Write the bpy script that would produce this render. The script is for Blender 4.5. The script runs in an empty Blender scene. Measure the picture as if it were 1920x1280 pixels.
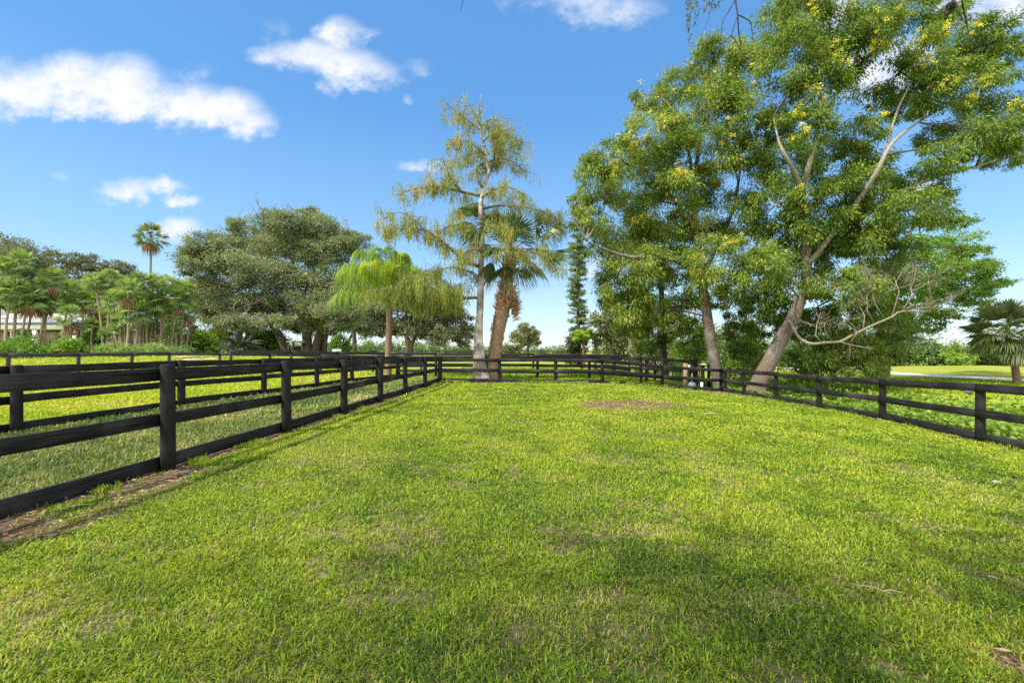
import bpy, math
import numpy as np

F, CX, HY, EYE = 853.333, 960.0, 655.0, 1.5
PI = math.pi
scene = bpy.context.scene
COL = scene.collection


def A(*v):
    return np.array(v, float)


def sst(a, b, x):
    t = np.clip((np.asarray(x, float) - a) / (b - a), 0, 1)
    return t * t * (3 - 2 * t)


# ---------------------------------------------------------------- noise (numpy)
def _h(ix, iy, s):
    n = np.sin(ix * 127.1 + iy * 311.7 + s * 74.7) * 43758.5453
    return n - np.floor(n)


def vnoise(x, y, s=0):
    ix, iy = np.floor(x), np.floor(y)
    fx, fy = x - ix, y - iy
    fx, fy = fx * fx * (3 - 2 * fx), fy * fy * (3 - 2 * fy)
    a, b = _h(ix, iy, s), _h(ix + 1, iy, s)
    c, d = _h(ix, iy + 1, s), _h(ix + 1, iy + 1, s)
    return (a * (1 - fx) + b * fx) * (1 - fy) + (c * (1 - fx) + d * fx) * fy


def fbm(x, y, s=0, o=4):
    t, a, n = 0, .5, 0
    for k in range(o):
        t = t + a * vnoise(x * 2 ** k, y * 2 ** k, s + k)
        n += a
        a *= .5
    return t / n


# ---------------------------------------------------------------- ground shape
def ground(x, y):
    x, y = np.asarray(x, float), np.asarray(y, float)
    g = -.55 * sst(3.5, 10.5, x) * (.65 + .4 * sst(8, 23, y))
    fade = 1 - sst(34, 60, y)
    g = g - .42 * (sst(11.0, 12.6, x) - sst(16.3, 19.5, x)) * fade
    g = g + .2 * sst(17, 24, x)
    g = g + .5 * np.exp(-((x - 42) / 9) ** 2 - ((y - 41) / 5) ** 2)
    g = g + 1.05 * sst(13, 19, -x) * sst(18, 31, y) * (1 - .6 * sst(60, 110, y))
    g = g + .025 * (fbm(x * .35, y * .35, 3, 2) - .5) * (np.abs(y) < 80)
    return g


def gz(x, y):
    return float(ground(x, y))


def P(px, py, d):
    return A((px - CX) * d / F, d, EYE - (py - HY) * d / F)


def G(px, d):
    x = (px - CX) * d / F
    return A(x, d, gz(x, d))


def at(px, py):
    d = np.linspace(1.5, 150, 30000)
    x = (px - CX) * d / F
    z = EYE - (py - HY) * d / F
    k = np.argmax(z <= ground(x, d))
    return A(x[k], d[k], float(ground(x[k], d[k])))


# ---------------------------------------------------------------- materials
def new_mat(name):
    m = bpy.data.materials.new(name)
    m.use_nodes = True
    nt = m.node_tree
    nt.nodes.clear()
    out = nt.nodes.new('ShaderNodeOutputMaterial')
    return m, nt, out


def nd(nt, t, **kw):
    n = nt.nodes.new(t)
    for k, v in kw.items():
        if k.startswith('i_'):
            key = k[2:]
            n.inputs[int(key) if key.isdigit() else key].default_value = v
        else:
            setattr(n, k, v)
    return n


def ramp(nt, stops):
    r = nt.nodes.new('ShaderNodeValToRGB')
    e = r.color_ramp.elements
    while len(e) < len(stops):
        e.new(.5)
    for el, (p, c) in zip(e, stops):
        el.position = p
        el.color = (*c, 1)
    return r


def leaf_mat(name, stops, trans=.35, gloss=.06, rough=.45, boost=1.22):
    m, nt, out = new_mat(name)
    at_ = nd(nt, 'ShaderNodeAttribute', attribute_name='tint')
    r = ramp(nt, [(p, tuple(min(.9, v * boost) for v in c)) for p, c in stops])
    nt.links.new(at_.outputs['Fac'], r.inputs[0])
    d = nd(nt, 'ShaderNodeBsdfDiffuse')
    t = nd(nt, 'ShaderNodeBsdfTranslucent')
    hs = nd(nt, 'ShaderNodeMix', data_type='RGBA', blend_type='MULTIPLY')
    hs.inputs[0].default_value = 1
    hs.inputs[7].default_value = (1.25, 1.15, .55, 1)
    nt.links.new(r.outputs[0], d.inputs[0])
    nt.links.new(r.outputs[0], hs.inputs[6])
    nt.links.new(hs.outputs[2], t.inputs[0])
    mx = nd(nt, 'ShaderNodeMixShader', i_0=trans)
    nt.links.new(d.outputs[0], mx.inputs[1])
    nt.links.new(t.outputs[0], mx.inputs[2])
    g = nd(nt, 'ShaderNodeBsdfGlossy')
    g.inputs['Roughness'].default_value = rough
    g.inputs[0].default_value = (1, 1, 1, 1)
    mg = nd(nt, 'ShaderNodeMixShader', i_0=gloss)
    nt.links.new(mx.outputs[0], mg.inputs[1])
    nt.links.new(g.outputs[0], mg.inputs[2])
    nt.links.new(mg.outputs[0], out.inputs[0])
    return m


def solid_mat(name, stops, scale=(1, 1, 1), nscale=4, rough=.8, bump=.3, detail=6, spec=.3, metal=0, dist=.02, second=None):
    """noise coloured surface; second = (stops scale, colour, amount) adds blotches."""
    m, nt, out = new_mat(name)
    tc = nd(nt, 'ShaderNodeTexCoord')
    mp = nd(nt, 'ShaderNodeMapping')
    mp.inputs['Scale'].default_value = scale
    nt.links.new(tc.outputs['Object'], mp.inputs[0])
    no = nd(nt, 'ShaderNodeTexNoise')
    no.inputs['Scale'].default_value = nscale
    no.inputs['Detail'].default_value = detail
    no.inputs['Roughness'].default_value = .62
    nt.links.new(mp.outputs[0], no.inputs['Vector'])
    r = ramp(nt, stops)
    nt.links.new(no.outputs['Fac'], r.inputs[0])
    col = r.outputs[0]
    if second:
        sc, colr, lo, hi = second
        n2 = nd(nt, 'ShaderNodeTexNoise')
        n2.inputs['Scale'].default_value = sc
        n2.inputs['Detail'].default_value = 5
        nt.links.new(tc.outputs['Object'], n2.inputs['Vector'])
        rr = ramp(nt, [(lo, (0, 0, 0)), (hi, (1, 1, 1))])
        nt.links.new(n2.outputs['Fac'], rr.inputs[0])
        mx = nd(nt, 'ShaderNodeMix', data_type='RGBA')
        nt.links.new(rr.outputs[0], mx.inputs[0])
        nt.links.new(col, mx.inputs[6])
        mx.inputs[7].default_value = (*colr, 1)
        col = mx.outputs[2]
    b = nd(nt, 'ShaderNodeBsdfPrincipled')
    nt.links.new(col, b.inputs['Base Color'])
    b.inputs['Roughness'].default_value = rough
    b.inputs['Metallic'].default_value = metal
    b.inputs['Specular IOR Level'].default_value = spec
    if bump:
        bm = nd(nt, 'ShaderNodeBump')
        bm.inputs['Strength'].default_value = bump
        bm.inputs['Distance'].default_value = dist
        nt.links.new(no.outputs['Fac'], bm.inputs['Height'])
        nt.links.new(bm.outputs[0], b.inputs['Normal'])
    nt.links.new(b.outputs[0], out.inputs[0])
    return m


M = {}
M['grass'] = leaf_mat('lawn_blades', [(0, (.06, .12, .014)), (.3, (.155, .265, .014)), (.55, (.30, .41, .018)), (.8, (.43, .44, .045)), (1, (.60, .48, .27))], .4, .012, .55, 1.)
M['weed'] = leaf_mat('lane_blades', [(0, (.06, .10, .03)), (.4, (.13, .18, .045)), (.75, (.23, .26, .06)), (1, (.38, .31, .16))], .3, .012, .55)
M['ditch'] = leaf_mat('ditch_leaves', [(0, (.075, .145, .018)), (.5, (.15, .24, .028)), (1, (.28, .34, .06))], .35, .015, .5)
M['oak'] = leaf_mat('oak_leaves', [(0, (.085, .115, .06)), (.45, (.15, .19, .095)), (.8, (.225, .265, .125)), (1, (.32, .335, .22))], .3, .015, .5)
M['oakdark'] = leaf_mat('dark_oak_leaves', [(0, (.075, .09, .05)), (.5, (.125, .145, .07)), (1, (.24, .245, .13))], .25, .015, .5)
M['acacia'] = leaf_mat('acacia_leaves', [(0, (.06, .11, .016)), (.45, (.115, .18, .024)), (.75, (.19, .26, .035)), (1, (.33, .36, .07))], .38, .015, .5)
M['flower'] = leaf_mat('yellow_flowers', [(0, (.58, .44, .02)), (1, (.80, .68, .08))], .3, .02, .6)
M['cypress'] = leaf_mat('cypress_tassels', [(0, (.13, .17, .025)), (.4, (.21, .24, .04)), (.75, (.30, .28, .065)), (1, (.34, .24, .08))], .4, .02, .5)
M['queen'] = leaf_mat('bright_leaflets', [(0, (.09, .16, .015)), (.5, (.19, .29, .025)), (1, (.36, .43, .07))], .42, .015, .5)
M['sabal'] = leaf_mat('sabal_leaf', [(0, (.06, .10, .04)), (.5, (.11, .155, .06)), (1, (.21, .23, .085))], .3, .025, .45)
M['paurotis'] = leaf_mat('paurotis_leaf', [(0, (.07, .13, .035)), (.5, (.15, .235, .07)), (1, (.30, .38, .13))], .38, .02, .5)
M['deadleaf'] = leaf_mat('dead_leaf', [(0, (.09, .05, .025)), (.5, (.24, .15, .08)), (1, (.46, .34, .2))], .2, .02, .6)
M['pine'] = leaf_mat('pine_needles', [(0, (.07, .115, .04)), (.5, (.125, .18, .06)), (1, (.22, .26, .10))], .28, .015, .5)
M['shrub'] = leaf_mat('shrub_leaves', [(0, (.05, .12, .015)), (.5, (.10, .21, .02)), (1, (.25, .34, .05))], .38, .02, .5)
M['shrubdull'] = leaf_mat('dull_shrub_leaves', [(0, (.05, .08, .03)), (.5, (.11, .14, .05)), (1, (.27, .25, .13))], .33, .015, .5)
M['farwood'] = leaf_mat('hedge_leaves', [(0, (.035, .08, .022)), (.5, (.08, .145, .038)), (1, (.2, .26, .08))], .33, .015, .5)
M['sago'] = leaf_mat('sago_leaf', [(0, (.015, .035, .015)), (1, (.05, .085, .03))], .15, .1, .35)

M['fence'] = solid_mat('black_stained_wood', [(.3, (.004, .004, .004)), (.52, (.0135, .013, .0125)), (.72, (.05, .048, .044))], (.9, .9, 30), 1.6, .75, .7, 8, .2, dist=.008, second=(1.3, (.06, .057, .052), .5, .8))
M['post'] = solid_mat('black_stained_post', [(.3, (.007, .007, .007)), (.6, (.014, .0135, .013)), (.8, (.034, .032, .03))], (22, 22, 1.6), 1.6, .8, .8, 8, .2, dist=.01, second=(3, (.03, .028, .026), .55, .8))
M['fencegrey'] = solid_mat('greyish_black_wood', [(.3, (.014, .014, .016)), (.65, (.035, .036, .04)), (.85, (.07, .07, .075))], (.8, .8, 24), 1.6, .6, .4, 7, .35)  # greyer base colour than the nearer black boards
M['bark_oak'] = solid_mat('oak_bark', [(.3, (.035, .027, .018)), (.7, (.12, .095, .065))], (5, 5, 1.2), 3, .9, .8, second=(1.3, (.16, .15, .12), .55, .75))
M['bark_acacia'] = solid_mat('acacia_bark', [(.3, (.075, .058, .042)), (.5, (.16, .125, .09)), (.7, (.25, .205, .155))], (16, 16, 2), 2.2, .95, 1, dist=.1, second=(1.1, (.30, .28, .235), .5, .72))
M['bark_pale'] = solid_mat('pale_limb_bark', [(.3, (.12, .10, .065)), (.5, (.22, .19, .135)), (.7, (.33, .29, .21))], (6, 6, 6), 3, .9, .5)
M['bark_limb'] = solid_mat('grey_limb_bark', [(.3, (.15, .13, .10)), (.7, (.34, .31, .26))], (9, 9, 4), 2.2, .9, .8)
M['bark_cypress'] = solid_mat('cypress_bark', [(.3, (.09, .06, .04)), (.45, (.23, .18, .135)), (.7, (.44, .39, .32))], (14, 14, 1.1), 3, .95, 1, dist=.06, second=(1.8, (.66, .63, .57), .44, .62))
M['bark_sabal'] = solid_mat('sabal_bark', [(.3, (.085, .05, .028)), (.55, (.27, .175, .10)), (.75, (.42, .31, .20))], (10, 10, 5), 2, .95, 1)
M['boot'] = leaf_mat('leaf_boots', [(0, (.15, .07, .03)), (.5, (.36, .20, .11)), (1, (.55, .38, .24))], .05, .02, .7)
M['bark_palm'] = solid_mat('palm_bark', [(.3, (.11, .07, .042)), (.7, (.28, .195, .125))], (2, 2, 16), 2.2, .9, .8)
M['bark_thin'] = solid_mat('thin_palm_stem', [(.3, (.22, .155, .105)), (.7, (.46, .36, .26))], (4, 4, 12), 3, .9, .5)
M['twig'] = solid_mat('dark_twig', [(.3, (.03, .024, .018)), (.7, (.08, .065, .05))], (4, 4, 4), 5, .9, .4)
M['soil'] = solid_mat('bare_soil', [(.3, (.10, .07, .045)), (.5, (.20, .14, .095)), (.72, (.33, .25, .18))], (1, 1, 1), 9, .95, 1, 9, .1, second=(2.3, (.075, .06, .05), .58, .66))
M['road'] = solid_mat('pale_road', [(.3, (.44, .38, .33)), (.7, (.58, .51, .45))], (1, 1, 1), 3, .9, .2)
M['wall'] = solid_mat('tan_wall', [(.3, (.17, .135, .085)), (.7, (.23, .185, .12))], (1, 1, 1), 2, .9, .1)
M['white'] = solid_mat('white_paint', [(.3, (.70, .69, .67)), (.7, (.82, .81, .79))], (1, 1, 1), 3, .5, .05)
M['roofm'] = solid_mat('worn_roof', [(.35, (.10, .09, .085)), (.5, (.36, .34, .32)), (.7, (.55, .53, .5))], (.6, .6, .6), 1.4, .7, .2)
M['bluetrim'] = solid_mat('blue_grey_trim', [(.3, (.13, .2, .32)), (.7, (.22, .30, .42))], (1, 1, 1), 3, .4, .05)
M['darkglass'] = solid_mat('dark_panel', [(.3, (.035, .03, .026)), (.7, (.06, .05, .042))], (1, 1, 1), 2, .35, 0)
M['brownwood'] = solid_mat('brown_boards', [(.3, (.05, .03, .02)), (.7, (.12, .075, .05))], (12, 12, 1), 2, .85, .3)
M['postwood'] = solid_mat('raw_post_wood', [(.3, (.16, .11, .06)), (.7, (.28, .2, .12))], (8, 8, 1), 2, .85, .3)
M['pump'] = solid_mat('blue_grey_metal', [(.3, (.10, .15, .19)), (.7, (.17, .22, .26))], (1, 1, 1), 4, .45, .05)
M['pvc'] = solid_mat('white_plastic', [(.3, (.72, .72, .7)), (.7, (.8, .8, .78))], (1, 1, 1), 4, .35, 0)
M['red'] = solid_mat('faded_red_paint', [(.3, (.42, .05, .04)), (.7, (.55, .12, .1))], (1, 1, 1), 4, .5, 0)
M['stone'] = solid_mat('pale_stone', [(.3, (.2, .175, .13)), (.7, (.36, .32, .26))], (1, 1, 1), 12, .9, .5)
M['log'] = solid_mat('dry_logs', [(.3, (.28, .2, .12)), (.7, (.5, .4, .26))], (3, 3, 3), 4, .9, .4)
M['iron'] = solid_mat('black_metal', [(.3, (.01, .01, .011)), (.7, (.02, .02, .021))], (1, 1, 1), 4, .5, 0)


# ---------------------------------------------------------------- mesh builder
class MB:
    def __init__(self):
        self.v, self.q, self.t, self.a, self.n = [], [], [], [], 0

    def add(self, v, q=None, t=None, tint=.5):
        v = np.asarray(v, float).reshape(-1, 3)
        if q is not None and len(q):
            self.q.append(np.asarray(q, np.int64).reshape(-1, 4) + self.n)
        if t is not None and len(t):
            self.t.append(np.asarray(t, np.int64).reshape(-1, 3) + self.n)
        a = np.asarray(tint, float)
        self.a.append(np.full(len(v), float(a)) if a.ndim == 0 else a)
        self.v.append(v)
        self.n += len(v)
        return self

    def tube(self, pts, rad, sides=8, tint=.5, wob=0, rng=None):
        pts = np.asarray(pts, float)
        n = len(pts)
        rad = np.broadcast_to(np.asarray(rad, float), (n,))
        tg = np.gradient(pts, axis=0)
        tg /= np.linalg.norm(tg, axis=1)[:, None] + 1e-9
        ref = A(1, 0, 0) if abs(tg[0][0]) < .8 else A(0, 1, 0)
        u = np.cross(tg[0], ref)
        u /= np.linalg.norm(u)
        ang = np.arange(sides) * 2 * PI / sides
        V = []
        for i in range(n):
            u = u - tg[i] * (u @ tg[i])
            u /= np.linalg.norm(u) + 1e-9
            w = np.cross(tg[i], u)
            rr = rad[i] * (1 + (wob * rng.uniform(-1, 1, sides) if wob else 0))
            V.append(pts[i] + (np.cos(ang) * rr)[:, None] * u + (np.sin(ang) * rr)[:, None] * w)
        V = np.concatenate(V)
        k = np.arange(sides)
        k2 = (k + 1) % sides
        Q = np.concatenate([np.stack([i * sides + k, i * sides + k2, (i + 1) * sides + k2, (i + 1) * sides + k], 1) for i in range(n - 1)])
        c0, c1 = len(V), len(V) + 1
        V = np.vstack([V, pts[0], pts[-1]])
        T = np.concatenate([np.stack([np.full(sides, c0), k2, k], 1), np.stack([np.full(sides, c1), (n - 1) * sides + k, (n - 1) * sides + k2], 1)])
        return self.add(V, Q, T, tint)

    def box(self, c, s, yaw=0, tint=.5, bevel=0):
        c = np.asarray(c, float)
        s = np.asarray(s, float) / 2
        v = A([-1, -1, -1], [1, -1, -1], [1, 1, -1], [-1, 1, -1], [-1, -1, 1], [1, -1, 1], [1, 1, 1], [-1, 1, 1]) * s
        ca, sa = math.cos(yaw), math.sin(yaw)
        v = np.stack([v[:, 0] * ca - v[:, 1] * sa, v[:, 0] * sa + v[:, 1] * ca, v[:, 2]], 1) + c
        return self.add(v, [[0, 3, 2, 1], [4, 5, 6, 7], [0, 1, 5, 4], [1, 2, 6, 5], [2, 3, 7, 6], [3, 0, 4, 7]], None, tint)

    def plank(self, a, b, h, th, tint=.5, segs=5, rng=None, jag=.004):
        """board from a to b (lower edge centre points), height h upright, slightly wavy edges"""
        a, b = np.asarray(a, float), np.asarray(b, float)
        d = b - a
        n = A(-d[1], d[0], 0)
        n /= np.linalg.norm(n)
        V = []
        for i in range(segs + 1):
            f = i / segs
            p = a + d * f
            j0, j1 = (rng.uniform(-jag, jag, 2) if rng is not None else (0, 0))
            e = .006
            prof = [(-th / 2, e + j0), (-th / 2, h - e + j1), (-th / 2 + e, h + j1), (th / 2 - e, h + j1), (th / 2, h - e + j1), (th / 2, e + j0), (th / 2 - e, j0), (-th / 2 + e, j0)]
            for w, z in prof:
                V.append(p + n * w + A(0, 0, z))
        k = np.arange(8)
        k2 = (k + 1) % 8
        Q = [np.stack([i * 8 + k, i * 8 + k2, (i + 1) * 8 + k2, (i + 1) * 8 + k], 1) for i in range(segs)]
        Q.append(np.array([[7, 6, 5, 4], [7, 4, 3, 0], [0, 3, 2, 1]]))
        L = segs * 8
        Q.append(np.array([[L + 4, L + 5, L + 6, L + 7], [L + 0, L + 3, L + 4, L + 7], [L + 1, L + 2, L + 3, L + 0]]))
        return self.add(V, np.concatenate(Q), None, tint)

    def leaves(self, p, d, L, W, rng, tint=.5, droop=0.):
        """kite leaves: base p, direction d, length L, width W"""
        n = len(p)
        d = d / (np.linalg.norm(d, axis=1)[:, None] + 1e-9)
        s = np.cross(d, rng.normal(size=(n, 3)))
        s /= np.linalg.norm(s, axis=1)[:, None] + 1e-9
        L = np.broadcast_to(L, (n,))[:, None]
        W = np.broadcast_to(W, (n,))[:, None]
        mid = p + d * L * .45
        tip = p + d * L
        tip[:, 2] -= droop * L[:, 0]
        v = np.stack([p, mid - s * W / 2, tip, mid + s * W / 2], 1).reshape(-1, 3)
        q = np.arange(n * 4).reshape(n, 4)
        t = np.repeat(np.broadcast_to(tint, (n,)), 4)
        return self.add(v, q, None, t)

    def build(self, name, mat, parent=None, smooth=False, origin=None):
        v = np.concatenate(self.v)
        o = np.zeros(3)
        if parent is not None:
            o = np.array(parent['_w'])
        elif origin is not None:
            o = np.asarray(origin, float)
        q = np.concatenate(self.q) if self.q else np.zeros((0, 4), int)
        t = np.concatenate(self.t) if self.t else np.zeros((0, 3), int)
        me = bpy.data.meshes.new(name)
        me.vertices.add(len(v))
        me.vertices.foreach_set('co', (v - o).astype(np.float32).ravel())
        me.loops.add(len(q) * 4 + len(t) * 3)
        me.loops.foreach_set('vertex_index', np.concatenate([q.ravel(), t.ravel()]).astype(np.int32))
        me.polygons.add(len(q) + len(t))
        st = np.concatenate([np.arange(len(q)) * 4, len(q) * 4 + np.arange(len(t)) * 3]).astype(np.int32)
        me.polygons.foreach_set('loop_start', st)
        if smooth:
            me.polygons.foreach_set('use_smooth', np.ones(len(st), bool))
        at_ = me.attributes.new('tint', 'FLOAT', 'POINT')
        at_.data.foreach_set('value', np.concatenate(self.a).astype(np.float32))
        me.update(calc_edges=True)
        me.materials.append(mat)
        ob = bpy.data.objects.new(name, me)
        COL.objects.link(ob)
        if parent is not None:
            ob.parent = parent
            ob['_w'] = [float(x) for x in o]
        else:
            ob.location = o
            ob['_w'] = [float(x) for x in o]
        return ob


def tag(o, label, cat, group=None, kind=None):
    o['label'] = label
    o['category'] = cat
    if group:
        o['group'] = group
    if kind:
        o['kind'] = kind
    return o


def thing(name, loc, label, cat, group=None):
    o = bpy.data.objects.new(name, None)
    o.empty_display_size = .2
    COL.objects.link(o)
    o.location = loc
    o['_w'] = [float(x) for x in loc]
    return tag(o, label, cat, group)


def setting(o, kind='structure'):
    o['kind'] = kind
    return o


def smooth_path(pts, n=None):
    """Catmull-Rom through points"""
    pts = np.asarray(pts, float)
    if len(pts) < 3:
        n = n or 6
        return pts[0] + np.linspace(0, 1, n)[:, None] * (pts[-1] - pts[0])
    p = np.vstack([2 * pts[0] - pts[1], pts, 2 * pts[-1] - pts[-2]])
    out = []
    for i in range(1, len(p) - 2):
        for t in np.linspace(0, 1, 5)[:-1]:
            out.append(.5 * (2 * p[i] + (p[i + 1] - p[i - 1]) * t + (2 * p[i - 1] - 5 * p[i] + 4 * p[i + 1] - p[i + 2]) * t * t + (3 * p[i] - p[i - 1] - 3 * p[i + 1] + p[i + 2]) * t ** 3))
    out.append(pts[-1])
    return np.array(out)


def unit(rng, n):
    d = rng.normal(size=(n, 3))
    return d / np.linalg.norm(d, axis=1)[:, None]


# ================================================================ GROUND
near_posts_px = [(-278, 1068), (315, 882), (537, 812), (645, 777), (713, 755), (760, 739), (797, 727.5), (824, 717)]
NEAR = [at(x, y) for x, y in near_posts_px]
NEAR[0] = A(-4.52, 3.1, gz(-4.52, 3.1))
NEAR = [A(-4.68, .5, 0)] + NEAR
_ny = np.array([p[1] for p in NEAR])
_nx = np.array([p[0] for p in NEAR])
BACK = [NEAR[-1], G(937, 20.6), G(1042, 20.4), G(1129.5, 20.2), G(1242, 21.6), G(1352, 22.4)]
RIGHT_px = [(1352, 22.4), (1395, 20.6), (1455, 18.2), (1536, 15.4), (1655, 12.4), (1838, 9.1)]
RIGHT = [G(x, d) for x, d in RIGHT_px]
r0, r1 = RIGHT[-2], RIGHT[-1]
RIGHT += [A(9.05, 6.6, gz(9.05, 6.6)), A(8.8, 4.1, gz(8.8, 4.1)), A(8.6, 1.6, gz(8.6, 1.6))]
_by = np.array([p[1] for p in BACK]); _bx = np.array([p[0] for p in BACK])
_ro = np.argsort([p[1] for p in RIGHT])
_ry = np.array([p[1] for p in RIGHT])[_ro]; _rx = np.array([p[0] for p in RIGHT])[_ro]


def fence_l(y):
    return np.interp(y, _ny, _nx)


def fence_r(y):
    return np.interp(y, _ry, _rx)


def fence_b(x):
    return np.interp(x, _bx, _by)


PATCH = at(1188, 760)


def bare(x, y):
    """0..1 : how bare the soil is"""
    x, y = np.asarray(x, float), np.asarray(y, float)
    n = fbm(x * 1.1, y * 1.1, 11, 4)
    n2 = fbm(x * 4.5, y * 4.5, 17, 3)
    dl = x - fence_l(np.clip(y, .5, 21))
    wl = np.maximum((.30 + 1.9 * (n - .45)) * (1.1 - .75 * sst(4.6, 7.5, y)), .05)
    b = (1 - sst(wl * .45, wl + .12, np.abs(dl + .02))) * (y < 21.5)
    db = np.abs(fence_b(np.clip(x, -4, 11)) - .35 - y)
    b = np.maximum(b, .75 * (1 - sst(.1, .75 + 1.6 * (n - .45), db)) * (x > -4) * (x < 12))
    dr = np.abs(fence_r(np.clip(y, 1.6, 22.4)) - x)
    b = np.maximum(b, .6 * (1 - sst(.05, .35, dr)) * (y < 23))
    ex = (x - PATCH[0]) / 1.55
    ey = (y - PATCH[1]) / 1.6
    rr = np.sqrt(ex * ex + ey * ey) + 1.5 * (n - .5) + .5 * (n2 - .5)
    b = np.maximum(b, 1 - sst(.62, .98, rr))
    # worn corner by the right back trees
    b = np.maximum(b, .8 * (1 - sst(.5, 1.3, np.hypot((x - 8.8) / 2.6, (y - 20.6) / 1.1) + 1.2 * (n - .5))))
    # thin, dry spots
    b = np.maximum(b, .4 * sst(.76, .82, fbm(x * .9 + 3, y * .9, 29, 3)) * (n2 > .45))
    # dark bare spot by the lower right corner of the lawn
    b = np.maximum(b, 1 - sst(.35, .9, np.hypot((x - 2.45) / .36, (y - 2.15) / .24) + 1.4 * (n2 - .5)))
    return np.clip(b, 0, 1)


def axis(a, b, step, far, grow=1.35):
    c = list(np.arange(a, b + 1e-6, step))
    s = step
    x = b
    R_ = []
    while x < far:
        s = min(s * grow, 80)
        x += s
        R_.append(x)
    s = step
    x = a
    L_ = []
    while x > -far:
        s = min(s * grow, 80)
        x -= s
        L_.append(x)
    return np.array(L_[::-1] + c + R_)


gx, gy = axis(-13, 22, .14, 2500), axis(0, 26, .14, 2500)
XX, YY = np.meshgrid(gx, gy)
ZZ = ground(XX, YY)
nx, ny = len(gx), len(gy)
idx = np.arange(nx * ny).reshape(ny, nx)
Q = np.stack([idx[:-1, :-1], idx[:-1, 1:], idx[1:, 1:], idx[1:, :-1]], -1).reshape(-1, 4)
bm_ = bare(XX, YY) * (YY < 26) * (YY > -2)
thatch = ((XX > -9.5) & (XX < fence_r(np.clip(YY, 1.6, 22.4)) + .3) & (YY < 21.5) & (YY > -3)).astype(float)
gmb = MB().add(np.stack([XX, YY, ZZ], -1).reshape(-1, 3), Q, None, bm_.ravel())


def ground_mat():
    m, nt, out = new_mat('meadow_ground')
    tc = nd(nt, 'ShaderNodeTexCoord')
    def noise(sc, det=5, rgh=.6):
        n = nd(nt, 'ShaderNodeTexNoise')
        n.inputs['Scale'].default_value = sc
        n.inputs['Detail'].default_value = det
        n.inputs['Roughness'].default_value = rgh
        nt.links.new(tc.outputs['Object'], n.inputs['Vector'])
        return n
    n1, n2, n3 = noise(.35, 4), noise(14, 6, .7), noise(1.6, 5)
    r1 = ramp(nt, [(.3, (.19, .24, .03)), (.5, (.28, .31, .04)), (.72, (.37, .37, .07))])
    nt.links.new(n1.outputs['Fac'], r1.inputs[0])
    r2 = ramp(nt, [(.3, (.08, .11, .02)), (.55, (.24, .28, .03)), (.8, (.38, .36, .09))])
    nt.links.new(n2.outputs['Fac'], r2.inputs[0])
    mg = nd(nt, 'ShaderNodeMix', data_type='RGBA', i_0=.5)
    nt.links.new(r1.outputs[0], mg.inputs[6])
    nt.links.new(r2.outputs[0], mg.inputs[7])
    rt = ramp(nt, [(.3, (.045, .045, .018)), (.5, (.12, .115, .04)), (.7, (.26, .21, .11))])
    nt.links.new(n2.outputs['Fac'], rt.inputs[0])
    tat = nd(nt, 'ShaderNodeAttribute', attribute_name='thatch')
    mt = nd(nt, 'ShaderNodeMix', data_type='RGBA')
    nt.links.new(tat.outputs['Fac'], mt.inputs[0])
    nt.links.new(mg.outputs[2], mt.inputs[6])
    nt.links.new(rt.outputs[0], mt.inputs[7])
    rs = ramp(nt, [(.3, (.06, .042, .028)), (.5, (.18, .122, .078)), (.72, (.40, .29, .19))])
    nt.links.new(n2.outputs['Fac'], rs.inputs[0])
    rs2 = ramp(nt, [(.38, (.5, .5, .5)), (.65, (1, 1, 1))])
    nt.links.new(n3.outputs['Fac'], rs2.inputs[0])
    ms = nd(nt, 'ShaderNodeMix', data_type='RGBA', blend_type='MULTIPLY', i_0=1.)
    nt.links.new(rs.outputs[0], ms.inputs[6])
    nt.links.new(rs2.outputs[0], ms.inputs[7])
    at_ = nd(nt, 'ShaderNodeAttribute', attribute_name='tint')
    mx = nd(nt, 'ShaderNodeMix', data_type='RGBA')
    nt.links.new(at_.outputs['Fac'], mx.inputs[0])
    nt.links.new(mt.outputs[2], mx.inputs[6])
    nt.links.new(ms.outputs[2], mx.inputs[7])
    b = nd(nt, 'ShaderNodeBsdfPrincipled')
    b.inputs['Roughness'].default_value = .95
    b.inputs['Specular IOR Level'].default_value = .1
    nt.links.new(mx.outputs[2], b.inputs['Base Color'])
    bp = nd(nt, 'ShaderNodeBump')
    bp.inputs['Strength'].default_value = .8
    bp.inputs['Distance'].default_value = .04
    nt.links.new(n2.outputs['Fac'], bp.inputs['Height'])
    nt.links.new(bp.outputs[0], b.inputs['Normal'])
    nt.links.new(b.outputs[0], out.inputs[0])
    return m


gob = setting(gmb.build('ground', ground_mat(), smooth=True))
ta = gob.data.attributes.new('thatch', 'FLOAT', 'POINT')
ta.data.foreach_set('value', thatch.ravel().astype(np.float32))

# road beyond the ditch
rc = [(34.5, 14), (32.6, 22), (30.6, 29), (28.2, 40), (25.5, 52), (23.6, 65), (21.5, 90), (19, 130)]
rc = smooth_path([A(x, y, 0) for x, y in rc])
tg = np.gradient(rc, axis=0)
nrm = np.stack([-tg[:, 1], tg[:, 0]], 1)
nrm /= np.linalg.norm(nrm, axis=1)[:, None]
V = []
for p, n in zip(rc, nrm):
    for w in (-1.5, -.7, 0, .7, 1.5):
        x, y = p[0] + n[0] * w, p[1] + n[1] * w
        V.append((x, y, gz(x, y) + .035))
Qr = [[i * 5 + k, i * 5 + k + 1, i * 5 + k + 6, i * 5 + k + 5] for i in range(len(rc) - 1) for k in range(4)]
setting(MB().add(V, Qr).build('road', M['road'], smooth=True))

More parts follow.
